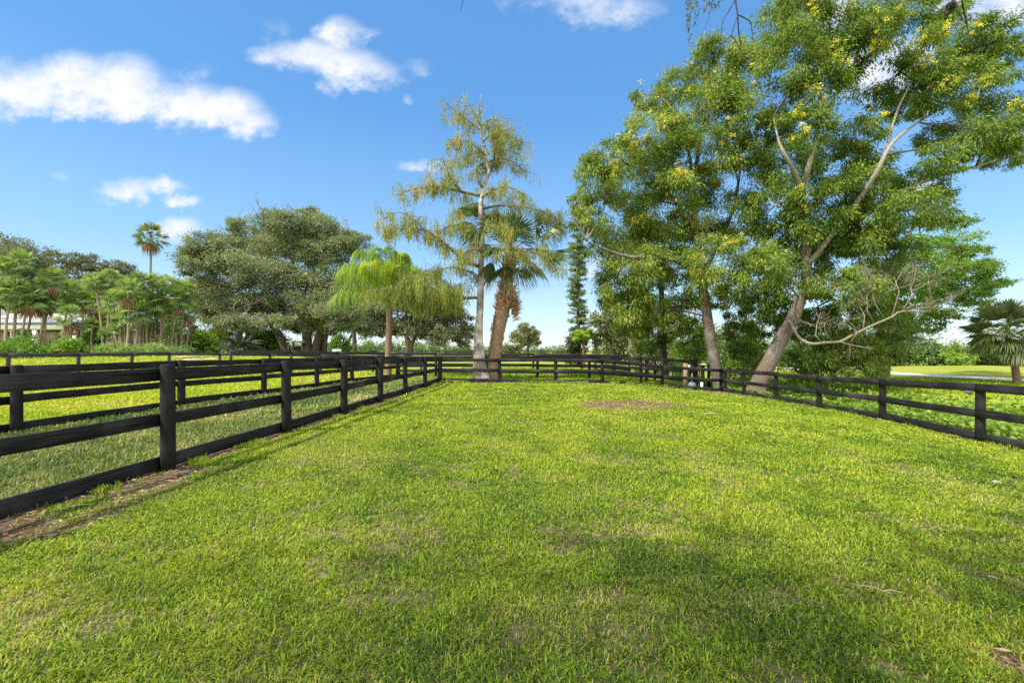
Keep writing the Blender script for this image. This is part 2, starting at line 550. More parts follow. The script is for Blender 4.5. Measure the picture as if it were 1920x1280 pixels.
# ================================================================ GRASS
def blades(mb, x, y, L, W, tint, rng, lean=(.25, 1.15)):
    n = len(x)
    z = ground(x, y)
    az = rng.uniform(0, 2 * PI, n)
    le = rng.uniform(lean[0], lean[1], n)
    yaw = az + PI / 2 + rng.uniform(-.6, .6, n)
    d1 = np.stack([np.cos(az) * np.sin(le * .6), np.sin(az) * np.sin(le * .6), np.cos(le * .6)], 1)
    le2 = np.minimum(le * 1.5 + .2, 1.9)
    d2 = np.stack([np.cos(az) * np.sin(le2), np.sin(az) * np.sin(le2), np.cos(le2)], 1)
    s = np.stack([np.cos(yaw), np.sin(yaw), np.zeros(n)], 1) * (W / 2)[:, None]
    p = np.stack([x, y, z], 1)
    m = p + d1 * (L * .55)[:, None]
    t = m + d2 * (L * .5)[:, None]
    t[:, 2] = np.maximum(t[:, 2], z + .004)
    v = np.stack([p - s * .7, p + s * .7, m + s, m - s, t], 1).reshape(-1, 3)
    b = np.arange(n) * 5
    mb.add(v, np.stack([b, b + 1, b + 2, b + 3], 1), np.stack([b + 3, b + 2, b + 4], 1), np.repeat(tint, 5))


def scatter(rng, x0, x1, y0, y1, dens):
    n = int((x1 - x0) * (y1 - y0) * dens)
    return rng.uniform(x0, x1, n), rng.uniform(y0, y1, n)


def in_view(x, y, m=.12):
    return np.abs(x) < (1.125 + m) * y + .7


rng = np.random.RandomState(5)
lawn = MB()
bands = [(1.7, 3.2, 10500, .044, .0066), (3.2, 5, 7200, .045, .0078), (5, 8, 4200, .048, .0105), (8, 13, 1900, .053, .017), (13, 23, 820, .06, .03)]
for y0, y1, dens, L0, W0 in bands:
    x, y = scatter(rng, -7, 12, y0, y1, dens)
    k = in_view(x, y) & (x > fence_l(y) + .02) & (x < fence_r(y) + .1) & (y < fence_b(x) + .2)
    x, y = x[k], y[k]
    clump = .5 * fbm(x * 11, y * 11, 41, 2) + .5 * fbm(x * 3.2, y * 3.2, 43, 2)
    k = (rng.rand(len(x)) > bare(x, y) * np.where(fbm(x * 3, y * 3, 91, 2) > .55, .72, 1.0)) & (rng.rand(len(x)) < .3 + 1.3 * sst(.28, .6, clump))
    x, y, clump = x[k], y[k], clump[k]
    n = len(x)
    big = fbm(x * .45, y * .45, 7, 4)
    mid = fbm(x * 2.2, y * 2.2, 9, 3)
    dry = sst(.56, .74, fbm(x * .8 + 9, y * .8, 21, 4)) * (1 - .65 * sst(4, 9, y))
    dry = np.maximum(dry, .8 * (1 - sst(.3, 1., np.hypot((x - .35) / 1.1, (y - 2.55) / .5) + 1.3 * (mid - .5))))
    tint = .31 + .5 * (big - .5) + .6 * (mid - .5) + rng.normal(0, .2, n) + .10 * sst(4, 9, y)
    isdry = rng.rand(n) < .10 + .10 * (1 - sst(3, 7, y)) + .5 * dry + .12 * (clump < .4) + .3 * bare(x, y)
    tint = np.where(isdry, rng.uniform(.72, 1.02, n), np.clip(tint, 0, .78))
    L = L0 * rng.uniform(.5, 1.4, n) * (.5 + 1.0 * clump[: n])
    W = W0 * rng.uniform(.6, 1.3, n)
    L = np.where(isdry, L * .8, L)
    W = np.where(isdry, W * .55, W)
    blades(lawn, x, y, L, W, tint, rng, (.45, 1.35))
# taller fringe along the boards
for f, s in ((0, 1), (1, -1)):
    yy = rng.uniform(2, 21, 15000)
    xx = (fence_l(yy) if f == 0 else fence_r(yy)) + s * np.abs(rng.normal(.02, .10, len(yy)))
    k = in_view(xx, yy) & (fbm(xx * 2, yy * 2, 51, 2) > .56)
    xx, yy = xx[k], yy[k]
    blades(lawn, xx, yy, rng.uniform(.03, .11, len(xx)), rng.uniform(.006, .012, len(xx)), np.clip(rng.normal(.3, .3, len(xx)), 0, 1), rng, (.1, .8))
xx = rng.uniform(-3.2, 10, 9000)
yy = fence_b(xx) - np.abs(rng.normal(.05, .2, len(xx)))
k = fbm(xx * 2, yy * 2, 53, 2) > .48
blades(lawn, xx[k], yy[k], rng.uniform(.06, .17, k.sum()), rng.uniform(.015, .03, k.sum()), np.clip(rng.normal(.4, .25, k.sum()), 0, 1), rng, (.1, .8))
tag(lawn.build('lawn_grass', M['grass']), 'short mown yellow-green grass covering the paddock in the foreground', 'grass', kind='stuff')

lit = MB()
x, y = scatter(rng, -5, 11, 1.8, 23, 800)
b_ = bare(x, y)
k = in_view(x, y) & (rng.rand(len(x)) < np.where(b_ > .3, .85, .006))
x, y = x[k], y[k]
n = len(x)
az = rng.uniform(0, 2 * PI, n)
lit.leaves(np.stack([x, y, ground(x, y) + rng.uniform(.008, .03, n)], 1), np.stack([np.cos(az), np.sin(az), rng.normal(0, .12, n)], 1), rng.uniform(.025, .09, n), rng.uniform(.004, .016, n), rng, rng.rand(n) ** 1.3)
tag(lit.build('leaf_litter', M['deadleaf']), 'brown dead leaves and straw lying on the bare soil by the fences', 'leaf litter', kind='stuff')
# lane between the two left fences: dull weeds
LANE_px = [(31, 812), (340, 762), (495, 740), (594, 726), (660, 716.5), (707, 711.5), (745, 708)]
LANE = [at(x, y) for x, y in LANE_px]
LANE = [A(-9.2, 1.6, 0), A(-9.1, 4.9, 0)] + LANE
_ly = np.array([p[1] for p in LANE]); _lx = np.array([p[0] for p in LANE])


def fence_o(y):
    return np.interp(y, _ly, _lx)


lane = MB()
for y0, y1, dens, L0, W0 in [(3, 6, 2300, .09, .011), (6, 10, 1300, .095, .016), (10, 24, 520, .1, .03)]:
    x, y = scatter(rng, -9.5, -2.5, y0, y1, dens)
    k = in_view(x, y) & (x < fence_l(y) - .02) & (x > fence_o(y) + .02)
    x, y = x[k], y[k]
    cl = fbm(x * 2.6, y * 2.6, 61, 3)
    k = (rng.rand(len(x)) < .25 + 1.4 * sst(.35, .6, cl)) & (rng.rand(len(x)) > .9 * bare(x, y))
    x, y, cl = x[k], y[k], cl[k]
    n = len(x)
    t = np.clip(.42 + 1.5 * (fbm(x * .9, y * .9, 63, 3) - .5) + rng.normal(0, .2, n), 0, 1)
    blades(lane, x, y, L0 * rng.uniform(.4, 1.2, n) * (.6 + .8 * cl), W0 * rng.uniform(.6, 1.3, n), t, rng, (.2, 1.2))
tag(lane.build('lane_weeds', M['weed']), 'dull green weedy grass in the lane between the two left fences', 'grass', kind='stuff')

field = MB()
for y0, y1, dens, L0, W0 in [(6, 12, 520, .075, .028), (12, 20, 240, .08, .045), (20, 34, 70, .085, .09)]:
    x, y = scatter(rng, -36, -3, y0, y1, dens)
    k = in_view(x, y) & ((x < fence_o(y) - .05) | (y > 25.5))
    x, y = x[k], y[k]
    n = len(x)
    t = np.clip(.64 + .6 * (fbm(x * .4, y * .4, 71, 3) - .5) + rng.normal(0, .1, n), 0, .85)
    blades(field, x, y, L0 * rng.uniform(.5, 1.3, n), W0 * rng.uniform(.6, 1.3, n), t, rng)
x, y = scatter(rng, -4, 24, 21, 38, 80)
k = (y > fence_b(x) + .1) & ((x < 9.5) | (x > 17)) & in_view(x, y)
x, y = x[k], y[k]
blades(field, x, y, .1 * rng.uniform(.5, 1.3, len(x)), .07 * rng.uniform(.6, 1.3, len(x)), np.clip(.42 + .7 * (fbm(x * .5, y * .5, 73, 3) - .5) + rng.normal(0, .12, len(x)), 0, .9), rng)
x, y = scatter(rng, 17, 40, 8, 30, 90)
k = in_view(x, y) & (x > 17.2)
x, y = x[k], y[k]
rd = np.interp(y, [14, 22, 29, 40], [34.5, 32.6, 30.6, 28.2])
k = np.abs(x - rd) > 1.6
x, y = x[k], y[k]
blades(field, x, y, .09 * rng.uniform(.5, 1.3, len(x)), .06 * rng.uniform(.6, 1.3, len(x)), np.clip(.4 + .9 * (fbm(x * .35, y * .35, 75, 3) - .5) + rng.normal(0, .1, len(x)), 0, 1), rng)
tag(field.build('field_grass', M['grass']), 'sunlit yellow-green pasture grass beyond the black fences', 'grass', kind='stuff')

# broad-leaved plants filling the ditch behind the right fence
dt = MB()
x, y = scatter(rng, 8.6, 18, 5, 34, 520)
k = in_view(x, y) & (x > fence_r(np.clip(y, 1.6, 22.4)) + .12) & ((y < 23.5) | (x > 11))
x, y = x[k], y[k]
cl = fbm(x * 1.3, y * 1.3, 81, 3)
k = (rng.rand(len(x)) < .45 + 1.2 * sst(.35, .6, cl)) & (rng.rand(len(x)) > .9 * sst(16, 18, x))
x, y, cl = x[k], y[k], cl[k]
n = len(x)
p = np.stack([x, y, ground(x, y) + rng.uniform(.04, .2, n) * (.4 + 1.2 * cl)], 1)
az = rng.uniform(0, 2 * PI, n)
d = np.stack([np.cos(az), np.sin(az), rng.normal(.05, .28, n)], 1)
dt.leaves(p, d, rng.uniform(.06, .13, n), rng.uniform(.05, .11, n), rng, np.clip(.45 + .8 * (cl - .5) + rng.normal(0, .2, n), 0, 1))
# larger leaves along the far bank
x = rng.normal(16.1, .9, 2600); y = rng.uniform(12, 30, 2600)
p = np.stack([x, y, ground(x, y) + rng.uniform(.1, .5, 2600)], 1)
d = np.stack([rng.normal(0, 1, 2600), rng.normal(0, 1, 2600), rng.normal(.2, .4, 2600)], 1)
dt.leaves(p, d, rng.uniform(.12, .26, 2600), rng.uniform(.08, .17, 2600), rng, np.clip(rng.normal(.45, .2, 2600), 0, 1))
tag(dt.build('ditch_plants', M['ditch']), 'bright green broad leaved plants carpeting the ditch behind right fence', 'ground cover', kind='stuff')

# ================================================================ FENCES
def post_bm(p, H, r, rng, square=False):
    mb = MB()
    lean = rng.normal(0, .008, 2)
    top = p + A(lean[0] * H, lean[1] * H, H)
    b = p - A(0, 0, .12)
    if square:
        mb.box((b + top) / 2, (2 * r, 2 * r, top[2] - b[2]), rng.uniform(-.05, .05))
    else:
        pts = [b, p + A(0, 0, .3), p + (top - p) * .6, top - A(0, 0, .012), top]
        mb.tube(pts, [r * 1.04, r, r * .98, r * .97, r * .9], 12, .5, .02, rng)
    return mb


def fence(name, label, posts, tops, mat, rng, side=1, r=.082, rails=((.855, .155), (.42, .15), (.0, .17)), th=.034, square=False, notch=None, skip=(), group=None):
    """posts: foot points; tops: heights. rails are (share of height, board height)"""
    base = posts[len(posts) // 2]
    root = thing(name, base, label, 'fence', group)
    for i, (p, H) in enumerate(zip(posts, tops)):
        post_bm(p, H, r, rng, square).build('post', M['post'] if mat is M['fence'] else mat, root, smooth=not square)
    for i in range(len(posts) - 1):
        a, b = posts[i], posts[i + 1]
        d = b - a
        L = math.hypot(d[0], d[1])
        n = A(-d[1], d[0], 0) / L * side * (r + th / 2 - .006)
        t = A(d[0], d[1], 0) / L
        for j, (f, h) in enumerate(rails):
            if (i, j) in skip:
                continue
            za = f * tops[i] + rng.normal(0, .011)
            zb = f * tops[i + 1] + rng.normal(0, .011)
            if j == len(rails) - 1:
                za += .015
                zb += .015
            pa = a + n + A(0, 0, za) - t * (0 if i else .08) + t * .004
            pb = b + n + A(0, 0, zb) - t * .004 + t * (.08 if i == len(posts) - 2 else 0)
            MB().plank(pa, pb, h + rng.normal(0, .003), th, .5, 6, rng).build('rail', mat, root)
    return root


def Hpx(p, ytop):
    d = p[1]
    return EYE - (ytop - HY) * d / F - p[2]


rng = np.random.RandomState(21)
nt_ = [1.32, 1.32] + [Hpx(p, y) for p, y in zip(NEAR[2:], (683, 676.5, 673.5, 671, 669, 668, 667.5))]
fence('board_fence', 'nearest black board fence with round posts on the left edge of the lawn', NEAR, nt_, M['fence'], rng, side=1,
      rails=((.855, .155), (.425, .155), (.0, .18)), group='black paddock fences')
bt = [Hpx(BACK[0], 667.5)] + [Hpx(p, y) for p, y in zip(BACK[1:], (671, 670.5, 671, 684, 690))]
bt0 = bt[:]
bt0[0] -= .03
BACKF = [p + A(0.0, .0, 0) for p in BACK]
BACKF[0] = BACK[0] + A(.02, .12, 0)
fence('board_fence', 'black board fence closing the far end of the lawn before the leaning palm', BACKF, bt0, M['fence'], rng, side=-1,
      rails=((.84, .15), (.42, .15), (.0, .16)), group='black paddock fences')
rt = [Hpx(p, y) for p, y in zip(RIGHT[:6], (690, 693, 697.5, 702.5, 709.5, 719))] + [1.18, 1.18, 1.18]
RF = [p.copy() for p in RIGHT]
RF[0] = RIGHT[0] + A(.14, -.12, 0)
fence('board_fence', 'black board fence along the right side of the lawn above the ditch', RF, rt, M['fence'], rng, side=-1,
      rails=((.85, .16), (.43, .155), (.0, .17)), group='black paddock fences')
lt = [1.32, 1.32] + [Hpx(p, y) for p, y in zip(LANE[2:], (684, 675, 671.5, 669.5, 668.5, 668, 667.5))]
fence('board_fence', 'second black fence from the lawn on the left, beyond the weedy lane', LANE, lt, M['fence'], rng, side=1, r=.088,
      group='black paddock fences')


def dfence(label, spec, rails, mat, side=-1, r=.075, th=.034, ext=()):
    """spec: (px, d, ytop)"""
    ps = [G(px, d) for px, d, _ in spec]
    tp = [max(.9, Hpx(p, s[2])) for p, s in zip(ps, spec)]
    return fence('board_fence', label, ps, tp, mat, rng, side=side, r=r, rails=rails, th=th, group='black paddock fences')


dfence('black fence just behind the two leaning palm and cypress trunks, parallel to the back fence',
       [(748, 25.6, 667.6), (817, 25.2, 665.5), (912, 24.8, 666), (1008, 24.3, 667), (1105, 23.8, 667.5), (1202, 23.4, 667.5), (1304, 24.4, 672)],
       ((.85, .16), (.5, .15), (.2, .15)), M['fence'])
dfence('greyish black fence crossing the pasture in front of the palm grove and house',
       [(-90, 17.6, 659), (15, 18.4, 659), (147, 20, 659.5), (247, 21.8, 660), (317, 23.3, 660.5), (412, 25, 661), (506, 26.6, 662), (601, 28.4, 663.5), (699, 30.2, 665.5), (790, 32, 667)],
       ((.86, .15), (.46, .14)), M['fencegrey'])
dfence('greyish black fence with wide rails running past the big oak trunks',
       [(433, 24, 656.5), (546, 27, 658), (634, 29.5, 660), (730, 32, 661), (818, 33, 662), (910, 34, 663), (1000, 35, 663.5), (1090, 36, 664), (1180, 37, 664.5)],
       ((.87, .19), (.5, .17), (.18, .15)), M['fencegrey'])
dfence('thin distant dark fence far out on the pasture under the second oak',
       [(x, 78, 657) for x in range(600, 1120, 32)], ((.86, .16), (.45, .14)), M['fencegrey'], r=.07)
dfence('short run of black fence angled beside the slim vine covered trunk',
       [(1212, 26.5, 668.5), (1228, 30, 669), (1246, 33.5, 669.5), (1262, 37, 669.8)], ((.86, .15), (.45, .15)), M['fence'])

# ================================================================ TREES
def tree_leaves(mb, clusters, n, L, W, rng, droop=.5, sub=16, cr=.27, tintc=.5, tvar=.3, flat=.75, outw=.7, shell=.35):
    """clusters: list of (centre, radii). returns sub clump centres per cluster"""
    w = np.array([r[0] * r[2] for c, r in clusters])
    w = w / w.sum()
    subs = []
    for (c, r), wi in zip(clusters, w):
        k = int(max(5, sub * rng.uniform(.8, 1.2)))
        u = unit(rng, k) * (shell + (1 - shell) * rng.rand(k) ** .6)[:, None]
        cc = c + u * r
        subs.append(cc)
        ni = int(n * wi)
        if ni < 1:
            continue
        j = rng.randint(0, k, ni)
        sr = cr * (r[0] * r[1] * r[2]) ** (1 / 3) * rng.uniform(.6, 1.4, k)
        off = rng.normal(size=(ni, 3)) * .62
        off[:, 2] *= flat
        p = cc[j] + off * sr[j][:, None]
        d = off * outw + (cc[j] - c) / r.max() * .5 + rng.normal(size=(ni, 3)) * .6
        d[:, 2] -= droop
        ct = rng.normal(0, 1, k)
        t = np.clip(tintc + tvar * .55 * ct[j] + rng.normal(0, tvar * .6, ni), 0, 1)
        mb.leaves(p, d, L * rng.uniform(.6, 1.3, ni), W * rng.uniform(.7, 1.25, ni), rng, t, .15)
    return subs


def nearest(path, p):
    pts = np.concatenate(path)
    k = np.argmin(((pts - p) ** 2).sum(1) + 1.2 * np.maximum(0, pts[:, 2] - p[2]) ** 2)
    return pts[k]


def limbs_to(mb, paths, clusters, subs, rng, r0=.05, ntw=6, sag=.0):
    for (c, r), s in zip(clusters, subs):
        a = nearest(paths, c)
        mid = (a + c) / 2 + rng.normal(0, .12, 3) * np.linalg.norm(c - a)
        mid[2] += .08 * np.linalg.norm(c - a)
        pth = smooth_path([a, mid, c])
        mb.tube(pth, np.linspace(r0, r0 * .4, len(pth)), 6)
        for q in s[:ntw]:
            st = pth[rng.randint(len(pth) // 2, len(pth))]
            m2 = (st + q) / 2 + rng.normal(0, .1, 3) * np.linalg.norm(q - st)
            mb.tube([st, m2, q], [r0 * .38, r0 * .26, r0 * .1], 4)


def px_clusters(lst, d, rng, depth, rd=1.0):
    out = []
    for c in lst:
        x, y, rx, ry = c[:4]
        dd = d + (c[4] if len(c) > 4 else rng.uniform(-depth, depth))
        s = dd / F
        out.append((P(x, y, dd), A(rx * s, (rx + ry) * .5 * s * rd, ry * s)))
    return out


def px_path(lst, d):
    """[(px, py, depth offset, radius px)]"""
    pts = np.array([P(x, y, d + o) for x, y, o, r in lst])
    rad = np.array([r * d / F for *_, r in lst])
    sp = smooth_path(pts)
    rr = np.interp(np.linspace(0, 1, len(sp)), np.linspace(0, 1, len(rad)), rad)
    return sp, rr


def flowers(mb, spots, d, rng, subs):
    allc = np.concatenate(subs)
    sx_ = CX + allc[:, 0] / allc[:, 1] * F
    sy_ = HY - (allc[:, 2] - EYE) / allc[:, 1] * F
    for x, y in spots:
        dist = np.hypot(sx_ - x, sy_ - y)
        k = np.argmin(dist + 9 * (allc[:, 1] - allc[:, 1].min()))
        if dist[k] > 30:
            continue
        out_ = A(-.2, -.35, .15) * rng.uniform(.2, .8)
        c = allc[k] + out_
        n = 24
        for k in range(rng.randint(1, 5)):
            cc = c + rng.normal(0, .19, 3)
            dd = unit(rng, n)
            mb.leaves(cc + rng.normal(0, .05, (n, 3)), dd, rng.uniform(.05, .12, n), .03, rng, rng.rand(n))


# ---- acacia A (upright one behind the back corner)
rng = np.random.RandomState(3)
dA = 24.0
base = G(1350, dA)
A_t = thing('acacia_tree', base, 'tall feathery acacia with yellow blossom and straight trunk behind the back right corner', 'tree', 'yellow flowering acacias')
tm = MB()
trunkA = [(1358, 742, 0, 17), (1349, 715, 0, 12.5), (1342, 690, 0, 10.5), (1333, 640, 0, 9.5), (1324, 580, 0, 9), (1318, 540, 0, 8.5), (1310, 470, .1, 6), (1302, 380, .1, 4.5), (1308, 290, 0, 3.2), (1325, 190, -.2, 1.8), (1335, 120, -.2, .8)]
pa, ra = px_path(trunkA, dA)
tm.tube(pa, ra, 14, .5, .05, rng)
paths = [pa[8:]]
for l in ([(1318, 542, 0, 6.5), (1290, 500, -.5, 5), (1240, 482, -1.0, 4.2), (1185, 482, -1.4, 3.2), (1140, 470, -1.6, 2.2), (1100, 452, -1.7, 1.2)],
          [(1316, 520, 0, 5), (1345, 460, .8, 4), (1375, 390, 1.2, 3), (1390, 300, 1.5, 2), (1395, 220, 1.4, 1.2)],
          [(1306, 430, 0, 4), (1260, 370, .8, 3), (1215, 320, 1.3, 2), (1180, 285, 1.5, 1.2)],
          [(1303, 350, 0, 3.4), (1290, 280, -1.2, 2.5), (1270, 215, -1.7, 1.6)]):
    p_, r_ = px_path(l, dA)
    tm.tube(p_, r_, 8, .5, .04, rng)
    paths.append(p_)
clA = px_clusters([(1342, 118, 60, 42), (1398, 148, 52, 55), (1268, 160, 45, 38), (1300, 205, 80, 50), (1385, 225, 72, 55), (1238, 245, 62, 45), (1150, 290, 46, 34), (1200, 330, 75, 48), (1118, 345, 42, 42),
                   (1285, 310, 88, 55), (1375, 325, 76, 55), (1105, 405, 38, 34), (1170, 415, 72, 45), (1262, 405, 85, 50), (1355, 415, 78, 52), (1135, 480, 36, 34), (1195, 500, 58, 44), (1175, 560, 48, 50),
                   (1270, 500, 58, 38), (1345, 490, 62, 45), (1395, 520, 50, 50), (1290, 575, 46, 36), (1145, 540, 30, 40), (1230, 590, 44, 34), (1215, 180, 30, 22), (1110, 300, 24, 22), (1085, 380, 18, 20), (1330, 90, 30, 18), (1185, 610, 30, 34), (1375, 570, 36, 30), (1390, 615, 34, 26, 1.5), (1270, 615, 34, 26, 1.6), (1300, 650, 26, 18, 2), (1410, 655, 24, 22, 2.4)], dA, rng, 2.0)
cm = MB()
subs = tree_leaves(cm, clA, 165000, .18, .047, rng, .75, 28, .24, .57, .34, shell=.5)
limbs_to(tm, paths, clA, subs, rng, .05, 6)
tm.build('trunk', M['bark_acacia'], A_t, smooth=True)
cm.build('crown', M['acacia'], A_t)
fm = MB()
flowers(fm, [(1275, 113), (1258, 122), (1312, 145), (1325, 150), (1340, 208), (1365, 205), (1345, 232), (1158, 265), (1170, 278), (1210, 262), (1135, 320), (1155, 307), (1250, 325), (1355, 315), (1372, 318), (1385, 320), (1333, 345), (1334, 340), (1362, 335), (1350, 432), (1362, 445), (1370, 452), (1345, 455), (1385, 430), (1418, 457), (1382, 424), (1290, 527), (1263, 540), (1255, 565), (1325, 490), (1430, 152), (1425, 140), (1395, 120), (1200, 255), (1240, 240)] + [(1250 + rng.normal(0, 85), 290 + rng.normal(0, 90)) for k in range(46)], dA, rng, subs)
fm.build('blossom', M['flower'], A_t)

# ---- acacia B (big leaning one)
rng = np.random.RandomState(8)
dB = 21.6
base = G(1420, dB)
B_t = thing('acacia_tree', base, 'largest acacia with thick leaning trunk and wide spreading crown on the right', 'tree', 'yellow flowering acacias')
tm = MB()
pb, rb = px_path([(1410, 752, 0, 22), (1422, 722, 0, 15.5), (1442, 680, 0, 13.5), (1466, 635, 0, 12.5), (1490, 590, 0, 11), (1506, 545, .1, 9.5), (1514, 500, .2, 8), (1508, 430, .2, 6.5), (1502, 360, .1, 5.6)], dB)
tm.tube(pb, rb, 16, .5, .05, rng)
paths = [pb[12:]]
lb_ = MB()
for l in ([(1502, 362, -.8, 6.5), (1495, 335, -1.3, 5.5), (1478, 300, -1.7, 4.6), (1462, 270, -1.6, 3), (1450, 220, -.6, 1.6)],
          [(1502, 360, -.6, 7), (1512, 325, -1.4, 6.5), (1522, 290, -1.6, 5.5), (1535, 240, -1.0, 4.2), (1575, 170, -.4, 3.4), (1620, 115, .2, 3), (1660, 60, 0, 2.5), (1700, 0, -.3, 1.8), (1715, -50, -.3, 1.2)],
          [(1512, 500, .2, 7.5), (1560, 440, -.6, 6.5), (1610, 375, -1.2, 6), (1645, 320, -1.9, 5.4), (1668, 275, -1.9, 4.2), (1700, 245, -1, 3.2), (1745, 215, -.4, 2.2), (1790, 190, .2, 1.4), (1840, 165, .8, .7)],
          [(1660, 290, -1.5, 4), (1672, 240, -1.2, 3), (1690, 190, -1, 2.2), (1720, 140, -.8, 1.4)],
          [(1514, 495, .2, 7), (1590, 430, .8, 6), (1660, 375, 1, 5), (1715, 348, .9, 4.4), (1770, 328, .7, 3.8), (1830, 312, .4, 3), (1880, 298, .2, 2.4), (1940, 285, 0, 1.6)],
          [(1506, 545, .1, 6), (1470, 500, 1, 4.5), (1445, 440, 1.5, 3)],
          [(1500, 560, 0, 5), (1560, 560, 1.2, 4), (1610, 600, 1.8, 3), (1630, 650, 2, 1.5)]):
    p_, r_ = px_path(l, dB)
    lb_.tube(p_, r_ * .72, 9, .5, .04, rng)
    paths.append(p_)
clB = px_clusters([(1450, 60, 36, 48), (1498, 100, 58, 60), (1560, 55, 62, 50), (1620, 40, 50, 42), (1530, 165, 55, 50), (1590, 105, 50, 42), (1650, 62, 42, 40), (1712, 22, 48, 30), (1745, 105, 55, 48), (1800, 92, 55, 42), (1848, 72, 42, 40),
                   (1735, 170, 50, 40), (1800, 150, 55, 42), (1880, 115, 38, 42), (1695, 205, 40, 26), (1640, 178, 40, 24), (1855, 185, 50, 36), (1900, 235, 36, 55), (1835, 252, 55, 38), (1775, 262, 50, 34), (1890, 295, 40, 24),
                   (1610, 250, 40, 34), (1455, 235, 38, 34), (1505, 245, 48, 42), (1478, 305, 52, 44), (1562, 305, 52, 42), (1625, 325, 55, 38), (1590, 355, 60, 36), (1720, 345, 52, 24), (1765, 300, 46, 26), (1540, 385, 76, 46), (1625, 400, 76, 45),
                   (1448, 390, 48, 46), (1705, 395, 58, 36), (1480, 450, 70, 45), (1560, 455, 76, 45), (1645, 465, 72, 42), (1500, 520, 62, 42), (1580, 530, 66, 40), (1432, 505, 42, 40), (1655, 530, 52, 36), (1750, 395, 42, 34),
                   (1590, 655, 52, 24, 2.0), (1550, 672, 40, 20, 1.5), (1640, 655, 46, 28, 2.2), (1610, 690, 44, 20, 1.8), (1500, 610, 36, 26, 2.2), (1460, 575, 30, 26, 1.6), (1535, 595, 40, 26, 2), (1400, 690, 26, 22, 3.5), (1675, 610, 36, 24, 2.2), (1430, 560, 36, 30, 1), (1440, 610, 30, 26, 2.4), (1580, 590, 46, 26, 1.6), (1640, 575, 44, 26, 1.4), (1560, 635, 46, 24, 2.2), (1625, 700, 36, 16, 1.2), (1580, 705, 30, 14, 1), (1500, 0, 60, 30), (1780, 30, 40, 26)], dB, rng, 2.2)
cm = MB()
subs = tree_leaves(cm, clB, 225000, .18, .048, rng, .75, 28, .25, .40, .32, shell=.5)
limbs_to(tm, paths, clB, subs, rng, .05, 6)
tm.build('trunk', M['bark_acacia'], B_t, smooth=True)
cm.build('crown', M['acacia'], B_t)
fm = MB()
sp = [(1466, 160), (1450, 167), (1500, 210), (1508, 203), (1512, 200), (1545, 390), (1530, 393), (1568, 390), (1550, 430), (1542, 440), (1570, 442), (1590, 458), (1520, 395), (1570, 470), (1735, 453), (1825, 58), (1810, 65), (1590, 45), (1610, 55), (1565, 52), (1740, 85), (1655, 215), (1545, 445), (1550, 450), (1480, 435), (1500, 440), (1510, 355), (1600, 370), (1755, 60), (1770, 68), (1740, 130), (1625, 30), (1560, 60), (1690, 35), (1710, 30), (1450, 45), (1850, 180), (1905, 175), (1760, 165), (1780, 80)]
flowers(fm, [q for q in sp if q[1] < 420] + [(1640 + rng.normal(0, 110), 130 + rng.normal(0, 75)) for k in range(40)], dB, rng, subs)
fm.build('blossom', M['flower'], B_t)
# bare pale limb with fine twigs
bl = MB()
pl, rl = px_path([(1476, 596, .1, 4), (1486, 612, -.6, 4), (1498, 632, -1.2, 3.8), (1520, 644, -1.8, 3.7), (1548, 642, -2.1, 3.4), (1575, 640, -2.3, 3), (1602, 626, -2.5, 2.7), (1640, 608, -2.6, 2.3), (1672, 594, -2.7, 2), (1690, 584, -2.7, 1.8), (1745, 583, -2.8, .9)], dB)
bl.tube(pl, rl * .68, 9, .5, .08, rng)


def twigs(mb, st, d, L, r, depth):
    d = d / np.linalg.norm(d)
    m = st + d * L * .5 + rng.normal(0, .07, 3) * L
    e = st + d * L + rng.normal(0, .12, 3) * L
    mb.tube([st, m, e], [r, r * .8, r * .55], 5 if depth > 1 else 4)
    if depth:
        for k in range(rng.randint(3, 5)):
            f = rng.uniform(.35, 1)
            q = st + (e - st) * f
            nd_ = d + rng.normal(0, .55, 3) + A(0, 0, .12)
            twigs(mb, q, nd_, L * rng.uniform(.45, .72), r * .55, depth - 1)


for (x, y, dx, dz, L) in [(1672, 594, .1, 1, 1.7), (1660, 600, -.5, 1, 1.3), (1690, 585, .7, .9, 1.5), (1640, 608, -.5, .9, 1.1), (1618, 618, .2, 1, 1.2), (1600, 628, -.5, 1, .9), (1690, 584, 1, .35, 1.2), (1540, 642, -.3, 1, .7), (1575, 640, .9, -.45, .7), (1700, 584, 1, .1, 1.2), (1560, 640, -.6, 1, .8)]:
    twigs(bl, P(x, y, dB - 2.5), A(dx, rng.normal(-.2, .3), dz), L * 1.15, .026, 4 if L > 1.1 else 3)
lb_.build('limb', M['bark_limb'], B_t, smooth=True)
o = bl.build('bare_limb', M['bark_pale'], B_t, smooth=True)
o['label'] = 'bare pale lichened limb with leafless twigs reaching right'

# ---- layered tree behind (flat tiers poking out to the right)
rng = np.random.RandomState(14)
dD = 29
base = G(1700, dD)
D_t = thing('layered_tree', base, 'tree with flat tiers of fresh green leaves poking out right behind the leaning acacia', 'tree')
tm = MB()
pd_, rd_ = px_path([(1560, 712, 0, 6), (1600, 640, 0, 5), (1650, 560, 0, 4.5), (1690, 480, 0, 3.5), (1720, 400, 0, 2)], dD)
base = pd_[0]
tm.tube(pd_, rd_, 9, .5, .04, rng)
clD = px_clusters([(1800, 418, 34, 10), (1790, 445, 44, 13), (1815, 470, 36, 12), (1770, 472, 55, 22), (1835, 498, 36, 11), (1790, 505, 66, 20), (1860, 530, 36, 9), (1810, 535, 66, 18), (1760, 555, 66, 20), (1830, 560, 44, 13), (1720, 520, 60, 26), (1720, 585, 50, 18), (1785, 585, 44, 12), (1700, 470, 50, 30), (1680, 560, 50, 25), (1740, 610, 30, 14), (1655, 585, 40, 24)], dD, rng, 2.4, 1.2)
cm = MB()
